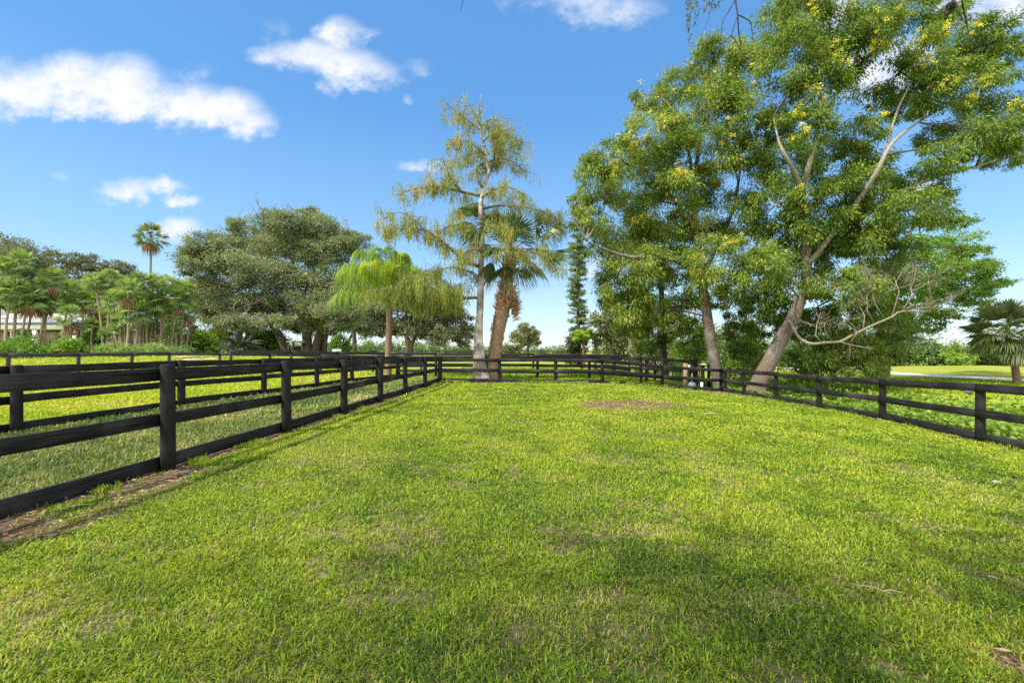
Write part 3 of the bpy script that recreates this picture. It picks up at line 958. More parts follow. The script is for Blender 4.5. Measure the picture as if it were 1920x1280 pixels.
subs = tree_leaves(cm, clD, 42000, .15, .075, rng, .1, 26, .26, .55, .3, .5)
limbs_to(tm, [pd_[6:]], clD, subs, rng, .05, 5)
tm.build('trunk', M['bark_oak'], D_t, smooth=True)
cm.build('crown', M['shrub'], D_t)

# ---- slim vine covered trunk between
rng = np.random.RandomState(15)
dE = 29
base = G(1250, dE)
E_t = thing('slim_tree', base, 'slim dark trunk wrapped in vines between the pale stem and upright acacia', 'tree')
tm = MB()
pe, re = px_path([(1250, 706, 0, 5), (1246, 660, 0, 4.5), (1243, 600, 0, 4.5), (1240, 540, 0, 5), (1238, 495, 0, 5.5), (1236, 470, 0, 3), (1232, 430, 0, 2)], dE)
tm.tube(pe, re, 10, .5, .06, rng)
tm.build('trunk', M['bark_oak'], E_t, smooth=True)
cm = MB()
clE = px_clusters([(1242, 600, 14, 50, 0), (1238, 520, 16, 24, 0), (1246, 640, 12, 20, 0), (1215, 440, 50, 40), (1265, 440, 50, 40), (1190, 540, 40, 40), (1200, 590, 34, 40), (1290, 540, 36, 36), (1170, 620, 22, 20), (1215, 650, 30, 16), (1185, 470, 36, 30)], dE, rng, 1.5)
tree_leaves(cm, clE, 26000, .17, .06, rng, .5, 22, .28, .3, .3)
cm.build('crown', M['acacia'], E_t)

# ---- oaks
def oak(name, label, d, trunks, limbs, clusters, n, mat, seed, L=.2, W=.11, group=None, depth=3.5, twigr=.07, sub=24, basepx=None, ntw=5, tint=.5, shell=.35, grey=0):
    rng_ = np.random.RandomState(seed)
    base = G(basepx or trunks[0][0][0], d)
    root = thing(name, base, label, 'tree', group)
    tm = MB()
    paths = []
    for t in trunks:
        p_, r_ = px_path(t, d)
        p_[0][2] = min(p_[0][2], gz(p_[0][0], p_[0][1])) - .05
        tm.tube(p_, r_, 10, .5, .06, rng_)
        paths.append(p_[len(p_) // 2:])
    for l in limbs:
        p_, r_ = px_path(l, d)
        tm.tube(p_, r_, 7, .5, .05, rng_)
        paths.append(p_)
    cl = px_clusters(clusters, d, rng_, depth)
    cm = MB()
    subs = tree_leaves(cm, cl, n, L, W, rng_, .1, sub, .27, tint, .3, .6, .7, shell)
    limbs_to(tm, paths, cl, subs, rng_, twigr, ntw)
    if grey:
        gm = MB()
        for c, r in cl:
            for q in range(grey):
                st_ = c + unit(rng_, 1)[0] * r * .75
                twigs(gm, st_, A(rng_.normal(0, 1), rng_.normal(-.5, .6), rng_.normal(.2, .5)), rng_.uniform(.7, 1.5), .03, 2)
        gm.build('bare_twigs', M['bark_limb'], root, smooth=True)
    tm.build('trunk', M['bark_oak'], root, smooth=True)
    cm.build('crown', mat, root)
    return root


oak('live_oak', 'broad grey-green live oak with several thick trunks left of the bright palm', 42,
    [[(538, 672, 0, 10), (534, 650, 0, 8), (524, 630, 0, 7), (508, 605, -.5, 5.5), (480, 575, -1, 3.5), (440, 540, -1.5, 2)],
     [(578, 674, -.5, 12), (576, 650, -.5, 9), (575, 625, -.5, 8), (570, 590, -.5, 6), (560, 540, 0, 4), (545, 480, 0, 2.5), (530, 430, 0, 1)],
     [(588, 674, -.6, 10), (592, 650, -.6, 7), (600, 622, -.6, 6), (615, 580, -.5, 4), (640, 530, 0, 2.5)],
     [(606, 672, .5, 8), (606, 650, .5, 7), (612, 620, .5, 6), (630, 585, .5, 4)]],
    [[(572, 612, -.5, 3), (545, 598, -1.5, 2.5), (515, 580, -2.5, 2), (480, 560, -3.2, 1.2)], [(565, 560, 0, 3), (520, 525, .8, 2), (470, 490, 1.2, 1)], [(565, 560, 0, 3), (600, 490, .8, 2), (620, 440, 1, 1)]],
    [(530, 425, 60, 26), (600, 425, 55, 28), (470, 450, 62, 32), (405, 465, 50, 26), (380, 495, 40, 28), (360, 470, 26, 26), (550, 470, 72, 40), (620, 475, 56, 40), (460, 500, 76, 38), (395, 540, 50, 36), (540, 530, 80, 40), (630, 530, 60, 40),
     (460, 560, 64, 34), (400, 585, 40, 26), (590, 575, 66, 32), (510, 580, 50, 26), (650, 580, 52, 34), (430, 605, 44, 16), (560, 610, 46, 16), (640, 605, 40, 16), (660, 455, 34, 26), (350, 500, 16, 20), (445, 425, 26, 14), (580, 402, 34, 12), (510, 405, 26, 12), (470, 610, 40, 14), (600, 615, 46, 14), (520, 600, 40, 16), (680, 612, 30, 16), (375, 560, 30, 24)],
    235000, M['oak'], 31, .17, .095, 'oaks on the pasture', 4.5, .06, 34, shell=.15, grey=4)
oak('live_oak', 'darker second oak standing behind the bright drooping palm', 58,
    [[(762, 668, 0, 6), (766, 645, 0, 5), (758, 620, 0, 4), (745, 590, 0, 2)], [(768, 668, 0, 5), (772, 645, 0, 4), (786, 620, 0, 3), (810, 590, 0, 1.5)], [(666, 670, 0, 4), (665, 645, 0, 4), (664, 620, 0, 3.5), (668, 580, 0, 2)], [(648, 670, 1, 3.5), (652, 645, 1, 3), (662, 622, 1, 2)]],
    [],
    [(700, 560, 46, 34), (660, 590, 40, 26), (740, 570, 46, 36), (790, 570, 44, 36), (830, 585, 40, 36), (860, 610, 30, 32), (720, 610, 46, 22), (780, 610, 44, 24), (830, 625, 40, 22), (690, 610, 36, 20), (850, 570, 26, 22), (870, 635, 18, 16), (690, 520, 40, 26), (770, 530, 44, 24)],
    72000, M['oakdark'], 33, .26, .16, 'oaks on the pasture', 4, .07, 24, basepx=766)
for i, (lab, d, tr, cl, n) in enumerate([
    ('dark oak crown showing behind the palm grove at the far left', 56, [[(40, 668, 0, 6), (40, 600, 0, 5), (45, 520, 0, 3)]], [(20, 470, 40, 26), (60, 480, 40, 28), (95, 495, 26, 22), (10, 510, 40, 30), (60, 525, 44, 30), (110, 520, 18, 16), (20, 560, 50, 26), (85, 560, 46, 24), (135, 570, 30, 20)], 26000),
    ('dark ragged oak crown behind the middle of the palm grove', 58, [[(160, 668, 0, 5), (160, 600, 0, 4), (158, 530, 0, 2)]], [(145, 490, 24, 18), (175, 495, 26, 16), (150, 520, 36, 24), (190, 525, 30, 20), (165, 550, 40, 20)], 9500),
    ('smaller dark oak crown left of the tall lone fan palm', 60, [[(225, 668, 0, 5), (225, 600, 0, 4), (224, 540, 0, 2)]], [(210, 500, 22, 12), (238, 505, 16, 14), (225, 525, 30, 20), (245, 530, 14, 14), (220, 550, 30, 18)], 7500)]):
    oak('live_oak', lab, d, tr, [], cl, n, M['oakdark'], 40 + i, .27, .13, 'oaks on the pasture', 2.5, .08, 26)
oak('small_tree', 'small round pale green tree alone on the far horizon right of the leaning palm', 95,
    [[(990, 668, 0, 2), (990, 645, 0, 1.6), (988, 625, 0, 1)]], [], [(985, 615, 18, 12), (1000, 625, 14, 14), (972, 628, 16, 14), (990, 640, 22, 12), (1005, 642, 9, 10)], 8000, M['shrubdull'], 50, .34, .22, None, 2.5, .06, 20, tint=.65)
oak('small_tree', 'small brownish flowering tree beside the pale stem right of the columnar pine', 42,
    [[(1150, 676, 0, 3), (1150, 640, 0, 2.4), (1148, 600, 0, 1.5)], [(1152, 676, 0, 2.5), (1160, 630, 0, 2), (1166, 600, 0, 1)]], [], [(1140, 590, 26, 26), (1165, 600, 24, 28), (1130, 630, 24, 22), (1160, 640, 30, 20), (1150, 565, 16, 14), (1120, 600, 12, 16)], 12000, M['shrubdull'], 51, .2, .12, None, 2, .05, 22, tint=.72)

for i, (px, d, yt, lab) in enumerate([(1655, 47, 634, 'pale green field tree rising above the hedge left of the thin fan palm foot'), (1745, 48, 640, 'rounded mid green field tree rising above the right hedge'), (1800, 46, 646, 'low yellow-green field tree before the right hedge'), (1852, 49, 632, 'tallest field tree above the hedge left of the edge fan palm')]):
    oak('field_tree', lab, d, [[(px, 690, 0, 2.4), (px + 2, 672, 0, 2), (px + 1, 655, 0, 1)]], [], [(px, yt + 12, 16, 11), (px - 14, yt + 22, 16, 12), (px + 15, yt + 20, 15, 13), (px + 2, yt + 30, 22, 12)], 5200, M[('shrub', 'farwood', 'shrub', 'farwood')[i]], 60 + i, .22, .12, 'field trees by the right hedge', 1.5, .05, 18, tint=(.7, .45, .75, .55)[i])
# ---- pale stem
base = G(1182, 38)
w_t = thing('pale_palm', base, 'smooth pale palm stem curving up into the acacia foliage', 'palm')
tm = MB()
p_, r_ = px_path([(1186, 672, 0, 4.6), (1183, 650, 0, 3.6), (1180, 628, 0, 3.2), (1178, 600, 0, 3), (1177, 580, 0, 2.6)], 38)
tm.tube(p_, r_, 10)
tm.build('trunk', M['bark_pale'], w_t, smooth=True)


# ---------------------------------------------------------------- palms
def fan_leaf(mb, hub, d, R_, rng, nseg=22, droop=.5, spread=2.5, tint=.5, width=1.0, tvar=.12):
    """folded fan: segments radiate from hub around direction d"""
    d = d / np.linalg.norm(d)
    up = A(0, 0, 1) - d * d[2]
    if np.linalg.norm(up) < .2:
        up = A(1, 0, 0) - d * d[0]
    up /= np.linalg.norm(up)
    side = np.cross(d, up)
    roll = rng.normal(0, .35)
    side, up = side * math.cos(roll) + up * math.sin(roll), up * math.cos(roll) - side * math.sin(roll)
    ang = np.linspace(-spread, spread, nseg) / 2 * 1.15 + rng.normal(0, .03, nseg)
    ln = R_ * (1 - .22 * (np.abs(ang) / (spread / 2)) ** 2) * rng.uniform(.9, 1.06, nseg)
    dirs = np.cos(ang)[:, None] * d + np.sin(ang)[:, None] * side + (.12 * np.cos(ang * 2))[:, None] * up
    dirs /= np.linalg.norm(dirs, axis=1)[:, None]
    perp = np.cross(dirs, up)
    perp /= np.linalg.norm(perp, axis=1)[:, None] + 1e-9
    w = (ln * spread / nseg * .55 * width)[:, None]
    m = hub + dirs * (ln * .55)[:, None]
    m[:, 2] -= droop * .12 * ln
    e = hub + dirs * (ln * .85)[:, None]
    e[:, 2] -= droop * .36 * ln
    t = hub + dirs * (ln * 1.0)[:, None]
    t[:, 2] -= droop * .75 * ln
    fold = up * (ln * .03)[:, None]
    h = np.repeat(hub[None], nseg, 0)
    v = np.stack([h, m - perp * w / 2 + fold, m + perp * w / 2 - fold, e - perp * w * .3, e + perp * w * .3, t], 1).reshape(-1, 3)
    b = np.arange(nseg) * 6
    tt = np.repeat(np.clip(tint + rng.normal(0, tvar, nseg), 0, 1), 6)
    mb.add(v, np.stack([b + 1, b + 2, b + 4, b + 3], 1), np.concatenate([np.stack([b, b + 2, b + 1], 1), np.stack([b + 3, b + 4, b + 5], 1)]), tt)


def fan_crown(mb, stem, c, rng, n, pet, R_, elev=(-.5, 1.4), droop=.5, nseg=22, tint=.5, tv=.18, pr=.012, spread=2.6):
    ga = rng.uniform(0, 6)
    for k in range(n):
        az = ga + k * 2.399
        f = (k + .5) / n
        el = elev[0] + (elev[1] - elev[0]) * f + rng.normal(0, .12)
        d = A(math.cos(az) * math.cos(el), math.sin(az) * math.cos(el), math.sin(el))
        pl_ = pet * rng.uniform(.8, 1.15)
        h = c + d * pl_ + A(0, 0, -.12 * pl_ * (1 - f))
        stem.tube([c, c + d * pl_ * .55 + A(0, 0, .03), h], [pr * 1.3, pr, pr * .8], 4, tint)
        d2 = d + A(0, 0, -.25 * (1 - f))
        fan_leaf(mb, h, d2, R_ * rng.uniform(.85, 1.1), rng, nseg, droop * (1.1 - .5 * f), spread, np.clip(tint + tv * (f - .5) + rng.normal(0, tv * .5), 0, 1))


def feather(mb, stem, base, az, el, L, rng, leaflet=.6, n=46, hang=1.0, arch=1.0, w=.035, tint=.5, reps=2):
    """pinnate frond with hanging leaflets"""
    s = np.linspace(0, 1, 12)
    hd = A(math.cos(az), math.sin(az), 0)
    pts = np.array([base + hd * L * (math.cos(el) * t * (1 - .12 * arch * t)) + A(0, 0, L * (math.sin(el) * t - .62 * arch * t * t)) for t in s])
    stem.tube(pts, np.linspace(.03, .008, 12), 5, tint)
    u = np.linspace(.14, .99, n)
    pp = np.stack([np.interp(u, s, pts[:, k]) for k in range(3)], 1)
    tg_ = np.gradient(pp, axis=0)
    tg_ /= np.linalg.norm(tg_, axis=1)[:, None]
    side = np.cross(tg_, A(0, 0, 1))
    side /= np.linalg.norm(side, axis=1)[:, None] + 1e-9
    for sg in (-1, 1):
        for rep in range(reps):
            ll = leaflet * (.55 + .9 * np.sin(PI * np.clip(u * .9 + .08, 0, 1))) * rng.uniform(.75, 1.15, n)
            o_ = side * sg * rng.uniform(.5, 1, n)[:, None] + tg_ * rng.uniform(.2, .6, n)[:, None] + A(0, 0, 1) * rng.uniform(-.1, .45, n)[:, None]
            o_ /= np.linalg.norm(o_, axis=1)[:, None]
            p0 = pp + tg_ * rng.uniform(-.02, .02, n)[:, None]
            p1 = p0 + o_ * (ll * .32)[:, None]
            p2 = p1 + (o_ * .45 + A(0, 0, -1) * hang * .75) * (ll * .38)[:, None]
            p3 = p2 + (o_ * .08 + A(0, 0, -1) * hang) * (ll * .42)[:, None]
            wv = tg_ * w
            v = np.stack([p0 - wv * .4, p0 + wv * .4, p1 - wv * .5, p1 + wv * .5, p2 - wv * .42, p2 + wv * .42, p3], 1).reshape(-1, 3)
            b = np.arange(n) * 7
            mb.add(v, np.concatenate([np.stack([b, b + 1, b + 3, b + 2], 1), np.stack([b + 2, b + 3, b + 5, b + 4], 1)]), np.stack([b + 4, b + 5, b + 6], 1),
                   np.repeat(np.clip(tint + rng.normal(0, .16, n), 0, 1), 7))


# ---- bright drooping feather palm
rng = np.random.RandomState(61)
dQ = 26
base = G(729, dQ)
q_t = thing('feather_palm', base, 'bright lime green palm with drooping feather fronds and ringed brown trunk', 'palm')
tm = MB()
p_, r_ = px_path([(728, 706, 0, 6.4), (728, 668, 0, 5.8), (729, 630, 0, 5.6), (730, 590, 0, 5.6), (730, 572, 0, 5.8)], dQ)
pp_ = np.array([np.interp(np.linspace(0, 1, 44), np.linspace(0, 1, len(p_)), p_[:, k]) for k in range(3)]).T
rr_ = np.interp(np.linspace(0, 1, 44), np.linspace(0, 1, len(r_)), r_) * (1 + .05 * (np.arange(44) % 2))
pp_[0, 2] -= .1
tm.tube(pp_, rr_, 14)
tm.build('trunk', M['bark_palm'], q_t, smooth=True)
bt_ = MB()
c = P(730, 574, dQ)
for k in range(26):
    az = k * 2.4
    z = rng.uniform(-.12, .35)
    d = A(math.cos(az), math.sin(az), rng.uniform(.6, 1.6))
    bt_.leaves((c + A(math.cos(az) * .15, math.sin(az) * .15, z))[None], d[None], rng.uniform(.25, .5), .16, rng, rng.rand())
bt_.build('leaf_base', M['boot'], q_t)
fm, sm = MB(), MB()
c = P(730, 566, dQ)
sm.tube([P(730, 575, dQ), P(731, 545, dQ), P(732, 520, dQ)], [.15, .11, .06], 10, .5)
for az, el, L, hg in [(3.14, 1.22, 6.4, 1), (2.8, 1.0, 5.6, 1), (3.5, .92, 5.2, 1), (3.25, .62, 4.4, 1), (2.2, 1.25, 5.6, 1), (4.2, 1.2, 5.0, 1), (5.2, 1.1, 4.4, 1), (.1, 1.2, 5.0, 1), (1.2, 1.3, 5.4, 1), (4.6, 1.38, 6, 1), (2.9, 1.38, 6.6, 1), (6.1, .9, 3.8, 1), (.5, 1.42, 5.6, 1), (5.7, 1.35, 5.4, 1)]:
    feather(fm, sm, c + A(0, 0, rng.uniform(0, .4)), az, el, L, rng, 1.3, 66, hg, .95, .034, .46 + rng.normal(0, .2), 1)
sm.build('frond_stem', M['queen'], q_t, smooth=True)
fm.build('frond', M['queen'], q_t)

# ---- bald cypress
rng = np.random.RandomState(71)
dC = 22.2
base = G(903, dC)
c_t = thing('cypress_tree', base, 'tall airy bald cypress with whitish trunk and hanging olive tassels', 'tree')
tm = MB()
tr = [(904, 726, 0, 22), (902, 708, 0, 15.5), (899, 690, 0, 12.5), (898, 665, 0, 10.5), (897, 640, 0, 8.6), (899, 600, 0, 6.8), (901, 550, 0, 6), (902, 500, 0, 5.4), (902, 450, 0, 4.8), (901, 400, 0, 4.3), (903, 370, 0, 4), (911, 340, .1, 3.6), (917, 322, .2, 3), (911, 303, .2, 2.7), (910, 280, .1, 2.4), (901, 250, 0, 1.8), (896, 215, 0, 1.2), (903, 178, 0, .5)]
p_, r_ = px_path(tr, dC)
tm.tube(p_, r_, 14, .5, .07, rng)
brs = [
    ([(900, 367, 0, 3), (868, 360, -.3, 2.6), (835, 353, -.6, 2.2), (805, 350, -.9, 1.7), (775, 355, -1.1, 1.2), (742, 366, -1.3, .6)], 1),
    ([(904, 352, 0, 3), (893, 325, .2, 2.4), (897, 312, .3, 2.1), (915, 304, .5, 1.8), (940, 298, .8, 1.3), (965, 306, 1, 1), (986, 324, 1.1, .5)], .8),
    ([(868, 362, -.3, 1.8), (852, 345, -.8, 1.3), (838, 320, -1, 1), (828, 290, -1.2, .5)], .9),
    ([(909, 292, .1, 1.6), (890, 273, -.4, 1.2), (868, 264, -.7, .9), (838, 262, -.9, .5)], 1),
    ([(920, 322, .2, 2.2), (926, 295, .4, 1.8), (930, 268, .5, 1.4), (945, 245, .7, 1), (965, 262, .9, .8), (990, 268, 1, .5)], 1),
    ([(926, 290, .4, 1.4), (950, 280, -.2, 1), (975, 290, -.5, .5)], 1),
    ([(901, 500, 0, 3.4), (872, 490, -.5, 3), (846, 467, -.9, 2.7), (822, 448, -1.2, 2.2), (798, 433, -1.4, 1.7), (765, 428, -1.6, 1.2), (735, 436, -1.8, .8), (708, 424, -1.9, .4)], 1),
    ([(800, 434, -1.4, 1.4), (770, 408, -1.6, 1), (745, 398, -1.7, .7), (718, 412, -1.8, .4)], .8),
    ([(902, 522, 0, 3), (882, 510, .5, 2.4), (856, 502, .8, 1.9), (830, 504, 1, 1.3), (806, 512, 1.1, .7)], .5),
    ([(903, 476, 0, 3.2), (922, 467, -.5, 2.6), (958, 468, -1.2, 2), (992, 472, -1.6, 1.4), (1018, 482, -1.8, .9), (1042, 505, -2, .5)], 1),
    ([(893, 558, 0, 3), (868, 558, -.6, 2.8), (838, 550, -1.2, 2.4), (806, 540, -1.7, 1.9), (775, 532, -2, 1.3), (745, 534, -2.3, .8), (722, 545, -2.5, .5)], 2.6),
    ([(806, 540, -1.7, 1.5), (782, 552, -2.4, 1), (755, 572, -2.8, .5)], 2.4), ([(838, 550, -1.2, 1.6), (836, 535, -.2, 1), (815, 505, .3, .5)], 2.0),
    ([(902, 392, 0, 2.6), (935, 386, .4, 2), (975, 388, .8, 1.5), (1015, 396, 1.1, 1.1), (1045, 412, 1.3, .7), (1064, 432, 1.4, .4)], 1.2),
    ([(902, 440, 0, 2.4), (876, 424, -.6, 1.9), (845, 424, -1, 1.4), (815, 438, -1.3, .8)], 1),
    ([(902, 246, 0, 1.4), (882, 230, -.2, 1), (862, 215, -.3, .8), (848, 203, -.4, .6), (832, 206, -.5, .3)], .8),
    ([(900, 238, 0, 1.2), (918, 225, .2, .8), (938, 228, .3, .4)], 1.2),
    ([(902, 372, 0, 2.2), (925, 356, -.9, 1.6), (955, 352, -1.4, 1), (985, 365, -1.7, .5)], 1), ([(902, 420, 0, 2), (930, 425, -1.4, 1.4), (960, 435, -2, .8)], .8),
    ([(902, 470, 0, 2), (880, 470, -1.6, 1.4), (860, 485, -2.4, .8)], .8), ([(903, 380, 0, 2), (880, 385, 1.4, 1.4), (855, 402, 2.2, .7)], 1), ([(902, 410, 0, 2), (925, 400, 1.6, 1.4), (950, 410, 2.4, .7)], .8),
    ([(899, 235, 0, 1.2), (893, 220, -.6, .8), (880, 195, -.8, .4)], .8), ([(906, 265, 0, 1.2), (925, 250, -.6, .8), (940, 235, -.9, .4)], 1.2), ([(908, 285, 0, 1.4), (880, 290, .8, .9), (858, 300, 1.2, .5)], .9)]
lm, tb_ = MB(), MB()
for pts_, den in brs:
    p_, r_ = px_path(pts_, dC)
    tb_.tube(p_, r_, 6, .5, .03, rng)
    Lb = np.linalg.norm(np.diff(p_, axis=0), axis=1).sum()
    nst = int(Lb * 165 * den)
    f = rng.uniform(.12, 1.0, nst) ** .8
    q = np.stack([np.interp(f, np.linspace(0, 1, len(p_)), p_[:, k]) for k in range(3)], 1)
    # lateral twigs gather the tassels in clumps
    nt2 = max(6, int(Lb * 6))
    tf = rng.uniform(.15, 1, nt2)
    tp = np.stack([np.interp(tf, np.linspace(0, 1, len(p_)), p_[:, k]) for k in range(3)], 1)
    sp_ = .48 if den < 2 else .9
    te = tp + rng.normal(0, 1, (nt2, 3)) * A(sp_, sp_ * 1.5, .22) + A(0, 0, .06)
    for a_, b_ in zip(tp, te):
        tb_.tube([a_, (a_ + b_) / 2 + A(0, 0, .05), b_], [.012, .009, .005], 4)
    j = rng.randint(0, nt2, nst)
    g = rng.rand(nst)
    q = tp[j] + (te[j] - tp[j]) * g[:, None] + rng.normal(0, .10, (nst, 3))
    ln = rng.uniform(.16, .58, nst) * (1 if den < 2 else 1.7)
    tc_ = rng.normal(0, .2, nt2)
    base_t = (.45 if den < 2 else .17)
    for s in range(5):
        pp = q + np.stack([rng.normal(0, .015, nst), rng.normal(0, .015, nst), -ln * s / 5], 1)
        dd = np.stack([rng.normal(0, .22, nst), rng.normal(0, .22, nst), -np.ones(nst)], 1)
        lm.leaves(pp, dd, ln / 5 * 1.5, rng.uniform(.018, .045, nst), rng, np.clip(base_t + tc_[j] + rng.normal(0, .14, nst), 0, 1))
tm.build('trunk', M['bark_cypress'], c_t, smooth=True)
tb_.build('branches', M['bark_acacia'], c_t, smooth=True)
lm.build('crown', M['cypress'], c_t)

# ---- leaning sabal palm with boots
rng = np.random.RandomState(81)
dS = 22.6
base = G(926, dS)
s_t = thing('sabal_palm', base, 'leaning cabbage palm with shaggy brown leaf boots beside the cypress', 'palm')
tm = MB()
st = [(924, 726, 0, 16), (924, 700, 0, 14.5), (928, 668, 0, 13), (931, 640, 0, 12.5), (936, 612, 0, 13), (941, 588, 0, 14), (947, 566, 0, 15), (950, 545, 0, 13), (950, 520, 0, 12), (953, 495, 0, 11), (956, 474, 0, 7)]
p_, r_ = px_path(st, dS)
tm.tube(p_, r_ * .93, 14, .5, .08, rng)
tm.build('trunk', M['bark_sabal'], s_t, smooth=True)
bo = MB()
nb = 900
f = rng.uniform(.03, .99, nb)
cc = np.stack([np.interp(f, np.linspace(0, 1, len(p_)), p_[:, k]) for k in range(3)], 1)
rr = np.interp(f, np.linspace(0, 1, len(r_)), r_)
az = rng.uniform(0, 2 * PI, nb)
top = sst(.45, .62, f)
pr = cc + np.stack([np.cos(az), np.sin(az), np.zeros(nb)], 1) * (rr * .72)[:, None]
out_ = np.where(top > .5, rng.uniform(.35, .95, nb), rng.uniform(.02, .2, nb))
dd = np.stack([np.cos(az) * out_ + rng.normal(0, .25, nb), np.sin(az) * out_, np.full(nb, 1.0) * rng.uniform(.5, 1.1, nb)], 1)
bo.leaves(pr - A(0, 0, .12), dd, np.where(top > .5, rng.uniform(.25, .55, nb), rng.uniform(.2, .36, nb)), np.where(top > .5, .09, .11), rng, np.clip(.35 + .35 * top + rng.normal(0, .2, nb), 0, 1))
# the shaggy bulge on the right at mid height
nb = 300
cb = P(957, 576, dS)
az = rng.uniform(-1.3, 1.3, nb)
pr = cb + np.stack([np.cos(az) * .12, np.sin(az) * .25, rng.normal(0, .30, nb)], 1)
dd = np.stack([np.cos(az) * rng.uniform(.5, 1, nb), np.sin(az) * .7, rng.uniform(-.2, .7, nb)], 1)
bo.leaves(pr, dd, rng.uniform(.3, .62, nb), .05, rng, np.clip(rng.normal(.45, .25, nb), 0, 1))
bo.build('leaf_boot', M['boot'], s_t)
fm, sm = MB(), MB()
c = P(957, 470, dS)
sm.tube([P(956, 482, dS), P(958, 462, dS), P(958, 448, dS)], [.2, .14, .06], 10, .6)
for (hx, hy, dx, dy, dz, R_, dr, dep) in [(955, 446, -.1, -.3, 1, 1.5, .35, -.4), (962, 440, .25, .4, 1, 1.5, .35, .6), (948, 440, -.35, .4, 1, 1.35, .35, .5), (912, 408, -.35, 0, .35, 1.35, 1.0, .4), (896, 400, -.6, .3, .5, 1.3, .9, .8), (1012, 446, .75, -.2, .5, 1.35, 1.15, -.3), (1030, 430, .7, .5, .5, 1.2, 1.1, .7), (1022, 480, 1, -.3, .0, 1.25, .75, -.5),
                                         (926, 496, -.7, -.2, -.6, 1.1, .8, -.3), (992, 488, .6, -.3, -.7, 1.1, .8, -.4), (905, 440, -.8, -.4, .1, 1.15, 1.0, -.8), (985, 428, .4, -.5, .8, 1.3, .7, -.8), (940, 470, -.3, -.9, .1, 1.1, 1, -1.2), (975, 500, .3, .6, -.5, 1.0, .8, .9), (1040, 470, 1, .4, .2, 1.15, 1, .9), (935, 430, -.3, -.6, .8, 1.3, .7, -.7), (970, 452, .3, -.9, .5, 1.3, .8, -1.1), (1005, 425, .6, .2, .8, 1.3, .8, .3), (918, 460, -.8, .2, .2, 1.2, 1, .6), (1000, 470, .7, -.7, .1, 1.2, 1, -1), (945, 500, -.3, -.6, -.7, 1, .8, -.6), (968, 505, .2, -.7, -.8, 1, .8, -.5), (890, 425, -.8, -.2, .3, 1.1, 1.2, .2)]:
    h = P(hx, hy, dS + dep)
    mid = (c + h) / 2 + A(0, 0, .12)
    sm.tube(smooth_path([c, mid, h]), .017, 5, .7)
    fan_leaf(fm, h, A(dx, dy, dz), R_ * 1.2, rng, 44, dr, 2.7, np.clip(.4 + rng.normal(0, .12), 0, 1), .8, .14)
sm.build('leaf_stem', M['sabal'], s_t, smooth=True)
fm.build('fan_leaf', M['sabal'], s_t)
dm = MB()
q0, q1 = P(927, 592, dS - .3), P(917, 626, dS - .3)
dm.tube([P(934, 560, dS - .3), P(930, 576, dS - .35), q0], [.012, .01, .008], 4, .3)
for k in range(30):
    f = rng.rand()
    dm.leaves((q0 + (q1 - q0) * f * .6)[None], (A(-.25, 0, -1) + rng.normal(0, .12, 3))[None], .45, .03, rng, rng.rand())
dm.build('dead_frond', M['deadleaf'], s_t)

# ---- fan palms right
def fan_palm(name, label, px, d, path, crown_px, n, pet, R_, seed, mat='sabal', elev=(-.7, 1.3), nseg=26, droop=.7, group=None, boots=0, trunkm='bark_palm', tint=.45, deadn=0):
    rng_ = np.random.RandomState(seed)
    root = thing(name, G(px, d), label, 'palm', group)
    tm = MB()
    p_, r_ = px_path(path, d)
    p_[0][2] = min(p_[0][2], gz(p_[0][0], p_[0][1])) - .05
    tm.tube(p_, r_, 10, .5, .05, rng_)
    tm.build('trunk', M[trunkm], root, smooth=True)
    c = P(crown_px[0], crown_px[1], d)
    fm, sm = MB(), MB()
    fan_crown(fm, sm, c, rng_, n, pet, R_, elev, droop, nseg, tint)
    if boots:
        bm2 = MB()
        az = rng_.uniform(0, 2 * PI, boots)
        pr = c - A(0, 0, .3) + np.stack([np.cos(az) * .14, np.sin(az) * .14, rng_.normal(-.15, .28, boots)], 1)
        dd = np.stack([np.cos(az), np.sin(az), rng_.uniform(-.2, .9, boots)], 1)
        bm2.leaves(pr, dd, rng_.uniform(.12, .3, boots), .07, rng_, rng_.uniform(0, .5, boots))
        bm2.build('leaf_boot', M['boot'], root)
    if deadn:
        dm_, ds_ = MB(), MB()
        fan_crown(dm_, dm_, c - A(0, 0, .2), rng_, deadn, pet * .7, R_ * .8, (-1.35, -.8), 1.2, 14, .5)
        dm_.build('dead_leaf', M['deadleaf'], root)
    sm.build('leaf_stem', M[mat], root)
    fm.build('fan_leaf', M[mat], root)
    return root


fan_palm('fan_palm', 'dark round headed fan palm at the right edge beyond the fence', 1905, 24.5, [(1908, 724, 0, 6.5), (1905, 700, 0, 5.6), (1898, 665, 0, 5), (1892, 640, 0, 5), (1888, 618, 0, 4)], (1888, 622), 44, .95, 1.15, 91, elev=(-.75, 1.45), nseg=30, droop=.5, tint=.62)
fan_palm('fan_palm', 'thin fan palm with a dark ball of boots under the layered tree', 1664, 27, [(1663, 712, 0, 3.6), (1667, 685, 0, 3.2), (1674, 660, 0, 3), (1678, 640, 0, 4)], (1680, 628), 20, .6, .85, 92, elev=(-.3, 1.2), boots=150)
# tall lone palm on the skyline
fan_palm('fan_palm', 'tall lone fan palm rising on the skyline above the palm grove', 282, 58, [(281, 672, 0, 2.6), (281, 600, 0, 2.4), (282, 520, 0, 2), (283, 470, 0, 2), (283, 445, 0, 2.6)], (283, 444), 30, 1.0, 1.25, 93, elev=(-.7, 1.4), nseg=16, droop=.5, deadn=8, trunkm='bark_pale', tint=.6)

